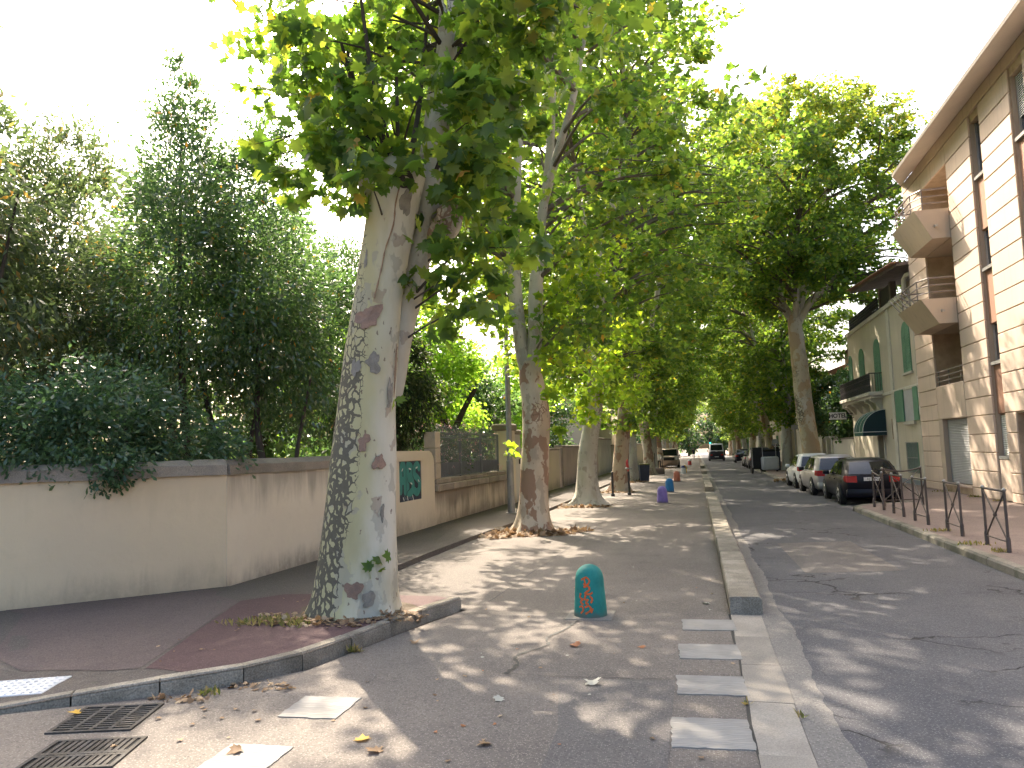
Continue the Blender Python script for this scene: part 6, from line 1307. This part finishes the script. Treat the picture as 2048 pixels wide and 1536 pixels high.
MB().cbox(-.19, .19, -.16, .16, 0, 1.62, .03).build('body', M['plastic'], tm_); MB().box(-.12, .12, -.175, -.16, 1.0, 1.32).build('panel', M['white'], tm_); MB().add([(-.24, -.25, 1.66), (.24, -.25, 1.66), (.24, .2, 1.80), (-.24, .2, 1.80), (-.24, -.25, 1.72), (.24, -.25, 1.72), (.24, .2, 1.86), (-.24, .2, 1.86)], [(3, 2, 1, 0), (4, 5, 6, 7), (0, 1, 5, 4), (1, 2, 6, 5), (2, 3, 7, 6), (3, 0, 4, 7)]).build('hood', M['plastic'], tm_)
cr_ = thing('grey_crate', 'pale grey plastic crate set down at the kerb beyond the white car', 'crate', (4.75, 53.2, .0), R(6)); MB().cbox(-.52, .52, -.4, .4, .25, 1.12, .08).build('body', M['greybox'], cr_, smooth=40)
for s_ in (-.4, .4): MB().tube([(s_ - .04, -.2, .13), (s_ + .04, -.2, .13)], .13, 12).build('caster', M['rubber'], cr_, smooth=True); MB().box(s_ - .03, s_ + .03, -.25, -.15, .13, .27).build('caster_fork', M['plastic'], cr_)
sc_ = thing('cargo_cart', 'dark upright cart with wheels standing left of the grey crate', 'cart', (3.95, 53.6, 0), R(8))
MB().cbox(-.34, .34, -.25, .25, .30, 1.75, .06).build('body', M['plastic'], sc_, smooth=40); MB().cbox(-.30, .30, -.28, -.25, 1.25, 1.62, .02).build('front_panel', M['cloth_dark'], sc_)
for s_ in (-.34, .34): MB().tube([(s_ - .05, 0, .28), (s_ + .05, 0, .28)], .28, 18).build('wheel', M['rubber'], sc_, smooth=True); MB().tube([(s_, -.28, 1.75), (s_, -.3, .4)], .02, 8).build('tube_frame', M['alu'], sc_, smooth=True)
db = thing('dark_container', 'low dark street container behind the grey crate', 'container', (5.05, 56.2, .1)); MB().cbox(-.75, .65, -.5, .5, 0, 1.35, .06).build('body', M['bin'], db, smooth=40); MB().cbox(-.78, .68, -.53, .53, 1.35, 1.5, .05).build('lid', M['plastic'], db, smooth=40)
for x_, y_, h_, lab in ((5.9, 48.6, 3.0, 'grey sign pole beside the big right-hand plane tree'), (5.3, 54.6, 2.2, 'thin grey pole next to the ticket machine')):
    q = thing('sign_pole', lab, 'pole', (x_, y_, .1)); MB().tube([(0, 0, 0), (0, 0, h_)], .03, 10).build('pole', M['lamp_steel'], q, smooth=True); MB().box(-.2, .2, -.045, -.03, h_ - .3, h_ - .02).build('plate', M['lamp_steel'], q)
tl = thing('traffic_light', 'small green traffic light at the far end of the street', 'traffic light', (2.2, 122, 0)); MB().tube([(0, 0, 0), (0, 0, 3.4)], .06, 8).build('pole', M['black'], tl, smooth=True); MB().cbox(-.17, .17, -.12, .12, 2.2, 3.2, .04).build('housing', M['black'], tl)
gm = N('green_signal'); gm.fin((0.02, 0.5, 0.35), 0.4); gm.b.inputs['Emission Color'].default_value = (0.05, 1.0, 0.7, 1); gm.b.inputs['Emission Strength'].default_value = 1.5
MB().lathe([(.11, 0), (.11, .03), (.05, .05)], 14).xf(Matrix.Translation((0, -.12, 2.42)) @ Matrix.Rotation(R(90), 4, 'X')).build('green_lens', gm.m, tl, smooth=True)
# ---------------------------------------------------------------- people (far away, small)
def person(label, loc, rz, top_m, leg_m, h_=1.72, stride=.16):
    t = thing('person', label, 'person', loc, rz); k = h_ / 1.72
    J = {'pel': (0, 0, .95), 'chest': (0, .02, 1.32), 'neck': (0, .03, 1.48), 'head': (0, .05, 1.60), 'crown': (0, .05, 1.72),
         'sl': (.18, .02, 1.42), 'el': (.24, -.05, 1.14), 'hl': (.22, .10, .90), 'sr': (-.18, .02, 1.42), 'er': (-.25, .04, 1.14), 'hr': (-.23, .18, .92),
         'hpl': (.09, 0, .90), 'kl': (.10, stride*.6, .50), 'al': (.10, stride*.4, .08), 'tl': (.11, stride*.4 + .16, .03), 'hpr': (-.09, 0, .90), 'kr': (-.10, -stride*.3, .50), 'ar': (-.10, -stride*1.6, .10), 'tr': (-.11, -stride*1.6 + .15, .03)}
    rad = dict(pel=.145, chest=.155, neck=.06, head=.10, crown=.07, sl=.075, el=.05, hl=.04, sr=.075, er=.05, hr=.04, hpl=.10, kl=.065, al=.045, tl=.04, hpr=.10, kr=.065, ar=.045, tr=.04)
    E_ = [('pel', 'chest'), ('chest', 'neck'), ('neck', 'head'), ('head', 'crown'), ('chest', 'sl'), ('sl', 'el'), ('el', 'hl'), ('chest', 'sr'), ('sr', 'er'), ('er', 'hr'), ('pel', 'hpl'), ('hpl', 'kl'), ('kl', 'al'), ('al', 'tl'), ('pel', 'hpr'), ('hpr', 'kr'), ('kr', 'ar'), ('ar', 'tr')]
    nm = list(J); me = bpy.data.meshes.new('body'); me.from_pydata([tuple(c*k for c in J[n]) for n in nm], [(nm.index(a), nm.index(b)) for a, b in E_], [])
    o = bpy.data.objects.new('body', me); C.objects.link(o); sk = o.modifiers.new('skin', 'SKIN'); sb = o.modifiers.new('sub', 'SUBSURF'); sb.levels = sb.render_levels = 1
    for i, n in enumerate(nm): v = me.skin_vertices[0].data[i]; v.radius = (rad[n]*k, rad[n]*k*.85); v.use_root = (n == 'pel')
    bpy.context.view_layer.update(); m2 = bpy.data.meshes.new_from_object(o.evaluated_get(bpy.context.evaluated_depsgraph_get())); bpy.data.objects.remove(o)
    for m_ in (top_m, leg_m, M['skin'], M['cloth_dark']): m2.materials.append(m_)
    for p in m2.polygons:
        z = p.center.z / k; p.material_index = 2 if (1.46 < z < 1.66) or (z < 1.05 and abs(p.center.x) > .19*k) else 3 if z >= 1.66 else 0 if z > .93 else 1
        p.use_smooth = True
    link('body', m2, None, t); return t
person('distant person in dark clothes walking down the middle of the walking area', (-.42, 121, 0), 0, M['cloth_dark'], M['cloth_dark'])
person('person in white top and dark trousers standing on the left among the trunks', (-3.15, 66.2, 0), R(160), M['cloth_white'], M['cloth_dark'], 1.6, .05)
# ---------------------------------------------------------------- dead leaves, litter, weeds
dl = []
for k in range(7):
    V = V0.copy(); rg = np.random.default_rng(k); V[:, 2] = .35*np.sin(V[:, 0]*4 + k*1.3)*.6 + .30*np.abs(V[:, 0])*(1 + k % 3) + .12*np.cos(V[:, 1]*5 + k); V[:, 2] *= .42; V[:, 2] -= V[:, 2].min(); V[:, 1] -= .4
    dl.append(V)
dlm = {}
def fallen(x, y, z, s_, m, rz, k=0, label='dry brown plane leaf lying on the pale asphalt', group='dry leaves scattered on the pale asphalt'):
    key = (k, m.name)
    if key not in dlm: dlm[key] = np_mesh('fallen_leaf', dl[k] * .14, F0)
    s_ *= .8; o = link('fallen_leaf', dlm[key], m, loc=(x, y, z), rot=(0, 0, rz)); o.scale = (s_, s_, s_); tag(o, label, 'leaf', group); return o
fallen(-2.35, 4.98, .004, 1.1, M['dead_yellow'], .4, 1, 'bright yellow fallen leaf on the sunlit asphalt near the bottom edge', 'single fallen leaves in the foreground')
fallen(-2.18, 4.80, .004, 1.2, M['dead_leaf'], 1.2, 2, 'pale tan curled leaf just below the bright yellow one', 'single fallen leaves in the foreground')
fallen(-1.48, 5.02, .004, .95, M['dead_leaf'], 2.2, 3, 'brown curled leaf lying in the trunk shadow near the bottom edge', 'single fallen leaves in the foreground')
fallen(-1.62, 5.92, .004, .9, M['dead_grey'], 2.9, 0, 'pale grey-green leaf in the trunk shadow', 'single fallen leaves in the foreground')
fallen(-.94, 6.42, .009, 1.3, M['dead_grey'], .2, 4, 'large pale green leaf lying near the swirled crossing blocks', 'single fallen leaves in the foreground')
fallen(-1.28, 7.62, .004, 1.15, M['dead_red'], .9, 5, 'rust-coloured crumpled leaf on the asphalt below the teal bollard', 'single fallen leaves in the foreground')
fallen(-.62, 7.64, .004, .8, M['dead_red'], 2.0, 6, 'small rust-coloured leaf between bollard and crossing blocks', 'single fallen leaves in the foreground')
fallen(.02, 9.8, .004, 1.0, M['dead_grey'], 1.0, 2, 'pale leaf next to the end of the raised blocks', 'single fallen leaves in the foreground')
fallen(-2.95, 7.55, .004, 1.1, M['dead_leaf'], .3, 4, 'tan leaf at the foot of the island kerb beside the trunk', 'single fallen leaves in the foreground')
fallen(-4.86, 5.1, .014, 1.0, M['dead_yellow'], 1.5, 3, 'ochre leaf lying across the slotted drain grate', 'single fallen leaves in the foreground')
fallen(-3.1, 4.62, .010, 1.0, M['dead_leaf'], 2.5, 5, 'brown leaf on the crossing block at the lower left edge', 'single fallen leaves in the foreground')
fr = random.Random(4)
for k in range(60):
    x, y = fr.uniform(-2.9, .25), 4.4 + 9 * fr.random()**1.3
    fallen(x, y, .009 if (x > -.3 or (x > -1.25 and y < 6.7)) else .004, fr.uniform(.16, .42), M[fr.choice(['dead_leaf', 'dead_leaf', 'dead_leaf', 'dead_grey', 'dead_red'])], fr.uniform(0, 6.3), k % 7)
for k in range(26):
    x, y = fr.uniform(-5.4, -4.2), fr.uniform(6.1, 9.2); fallen(x, y, .13, fr.uniform(.2, .4), M['dead_leaf'], fr.uniform(0, 6.3), k % 7, 'dry leaf lying on the maroon island around the nearest tree', 'dry leaves on the maroon island')
for k in range(12):
    x, y = fr.uniform(-4.2, -3.3), fr.uniform(4.5, 5.5); fallen(x, y, .008, fr.uniform(.25, .5), M['dead_leaf'], fr.uniform(0, 6.3), k % 7, 'dry leaf beside the drain grates at the island kerb', 'dry leaves near the drain grates')
def litter(name, label, c, n_, size, m, seed, kind='lobed', cat='leaf litter'):
    rg = np.random.default_rng(seed); P_ = []
    for x, y, z, rx, ry, w_ in c:
        k = int(n_ * w_); a = rg.uniform(0, 6.283, k); r_ = rg.uniform(0, 1, k)**.5; P_.append(np.stack([x + rx*r_*np.cos(a), y + ry*r_*np.sin(a), z + rg.uniform(.005, .05, k)*(1.2 - r_)], 1))
    o = link(name, scatter(np.concatenate(P_), size, kind, rg, 1.6, None, 0, .7, name), m, kind='stuff'); tag(o, label, cat); return o
litter('leaf_litter', 'heap of brown dead leaves around the second plane tree', [(-3.9, 17.8, .0, 1.1, .75, 1.0), (-4.6, 17.2, 0, .55, .5, .35), (-3.0, 18.2, 0, .4, .4, .2)], 520, .15, M['dead_leaf'], 3)
litter('leaf_litter', 'brown dead leaves between the roots of the third plane tree', [(-4.6, 25.9, .0, .8, .6, .5), (-3.6, 25.8, .0, .8, .4, .4)], 360, .15, M['dead_leaf'], 4)
litter('leaf_litter', 'dead leaves and bark scraps round the nearest trunk', [(-3.5, 8.15, .14, .45, .30, .5), (-4.1, 7.75, .14, .65, .22, .5), (-4.75, 7.9, .14, .35, .3, .25)], 240, .065, M['dead_leaf'], 5)
litter('leaf_litter', 'line of dead leaves in the gutter under the island kerb', [(-3.75, 5.95, .005, .35, .08, .4), (-4.25, 5.55, .005, .3, .06, .3)], 90, .06, M['dead_leaf'], 6)
litter('leaf_litter', 'dead leaves gathered by the fourth and fifth trunks', [(-3.6, 34.3, .0, .9, .8, .5), (-3.6, 44.2, .0, .9, .8, .5), (-3.4, 73, 0, 1.6, 3, .8), (4.6, 40.6, .13, .8, .6, .4)], 300, .16, M['dead_leaf'], 7)
def tufts(name, label, spots, m, seed):
    rg = np.random.default_rng(seed); P_ = []
    for x, y, z, r_, k in spots: P_.append(np.stack([x + rg.normal(size=k)*r_, y + rg.normal(size=k)*r_*.6, np.full(k, z)], 1))
    p_ = np.concatenate(P_); t_ = rg.normal(size=(len(p_), 3))*.5; t_[:, 2] = 1.0
    o = link(name, scatter(p_, .075, 'blade', rg, 0.0, t_, -.5, 1.0, name), m, kind='stuff'); tag(o, label, 'grass'); return o
tufts('grass_tuft', 'dry grass tuft growing left of the nearest trunk', [(-4.75, 7.85, .12, .13, 150), (-4.45, 7.7, .12, .15, 120), (-5.0, 7.7, .12, .12, 70)], M['grass'], 1)
tufts('weeds', 'small weeds in the joints of kerbs and walls', [(-3.43, 7.15, 0, .03, 40), (-4.1, 5.72, 0, .05, 30), (4.6, 13.6, .13, .06, 60), (4.55, 14.5, .13, .12, 60), (4.6, 16.6, .13, .12, 50), (8.3, 26.0, .13, .15, 80), (8.3, 24.2, .13, .1, 60), (8.3, 29, .13, .2, 60), (.27, 6.1, 0, .012, 6), (.63, 5.85, 0, .012, 6)], M['grass'], 2)
soil_spot = [(-4.04 + (.74 + .10*math.sin(3*a) + .07*math.cos(5*a)) * math.cos(a), 8.36 + (.62 + .08*math.sin(2*a))*math.sin(a), .1375) for a in np.linspace(0, 6.283, 30)[:-1]]
structure('tree_pit_soil', drape(fill(soil_spot), wk.data, .009, 2), M['soil'])
for i, (T, rx) in enumerate((((-4.0, 18.2), 1.0), ((-3.85, 26.6), 1.0))):
    structure('tree_pit_soil', fill([(T[0] + rx*(1 + .12*math.sin(3*a + i))*math.cos(a), T[1] + .75*(1 + .1*math.sin(4*a))*math.sin(a), .005 + (.09 if T[0] + rx*math.cos(a) < -4.7 else 0)) for a in np.linspace(0, 6.283, 26)[:-1]]), M['soil'])
# tarred joints in the pale asphalt
def tar(name, pts, w):
    P = smooth_path([(x, y, 0) for x, y in pts], 8); L_, R_ = [], []
    for i, p in enumerate(P):
        t = (P[min(i+1, len(P)-1)] - P[max(i-1, 0)]).normalized(); q = Vector((-t.y, t.x, 0)); ww = w * random.uniform(.25, 1.0); j = random.uniform(-.012, .012)
        L_.append(p + q*(ww/2 + j)); R_.append(p - q*(ww/2 - j))
    n_ = len(P); me = MB().add([(p.x, p.y, .0055) for p in L_ + R_], [(i, i+1, n_+i+1, n_+i) for i in range(n_ - 1)]); structure(name, me, M['plastic'])
tar('tar_joint', [(-1.42, 8.72), (-1.5, 8.3), (-1.62, 7.9), (-1.56, 7.6), (-1.78, 7.2), (-1.7, 6.9), (-1.74, 6.6)], .05)
tar('tar_joint', [(-2.9, 8.98), (-2.3, 9.05), (-1.6, 9.06)], .014); tar('tar_joint', [(-2.75, 9.7), (-2.68, 12), (-2.6, 15), (-2.55, 19), (-2.5, 26)], .02)
tar('tar_joint', [(-1.75, 6.62), (-1.0, 6.6), (-.3, 6.64)], .012); tar('tar_joint', [(.27, 3.5), (.275, 6), (.28, 9.2)], .03)
# overhead wires in the garden
wr_ = MB()
for z_ in (3.1, 2.85):
    P = [(-7.3, 18.5 + 11*u, z_ + .3*u - .25*math.sin(u*3.14)) for u in np.linspace(0, 1, 9)]; wr_.tube(P, .008, 5)
tag(wr_.build('garden_wires', M['black'], kind=None), 'two thin dark wires hanging above the railing', 'wire')
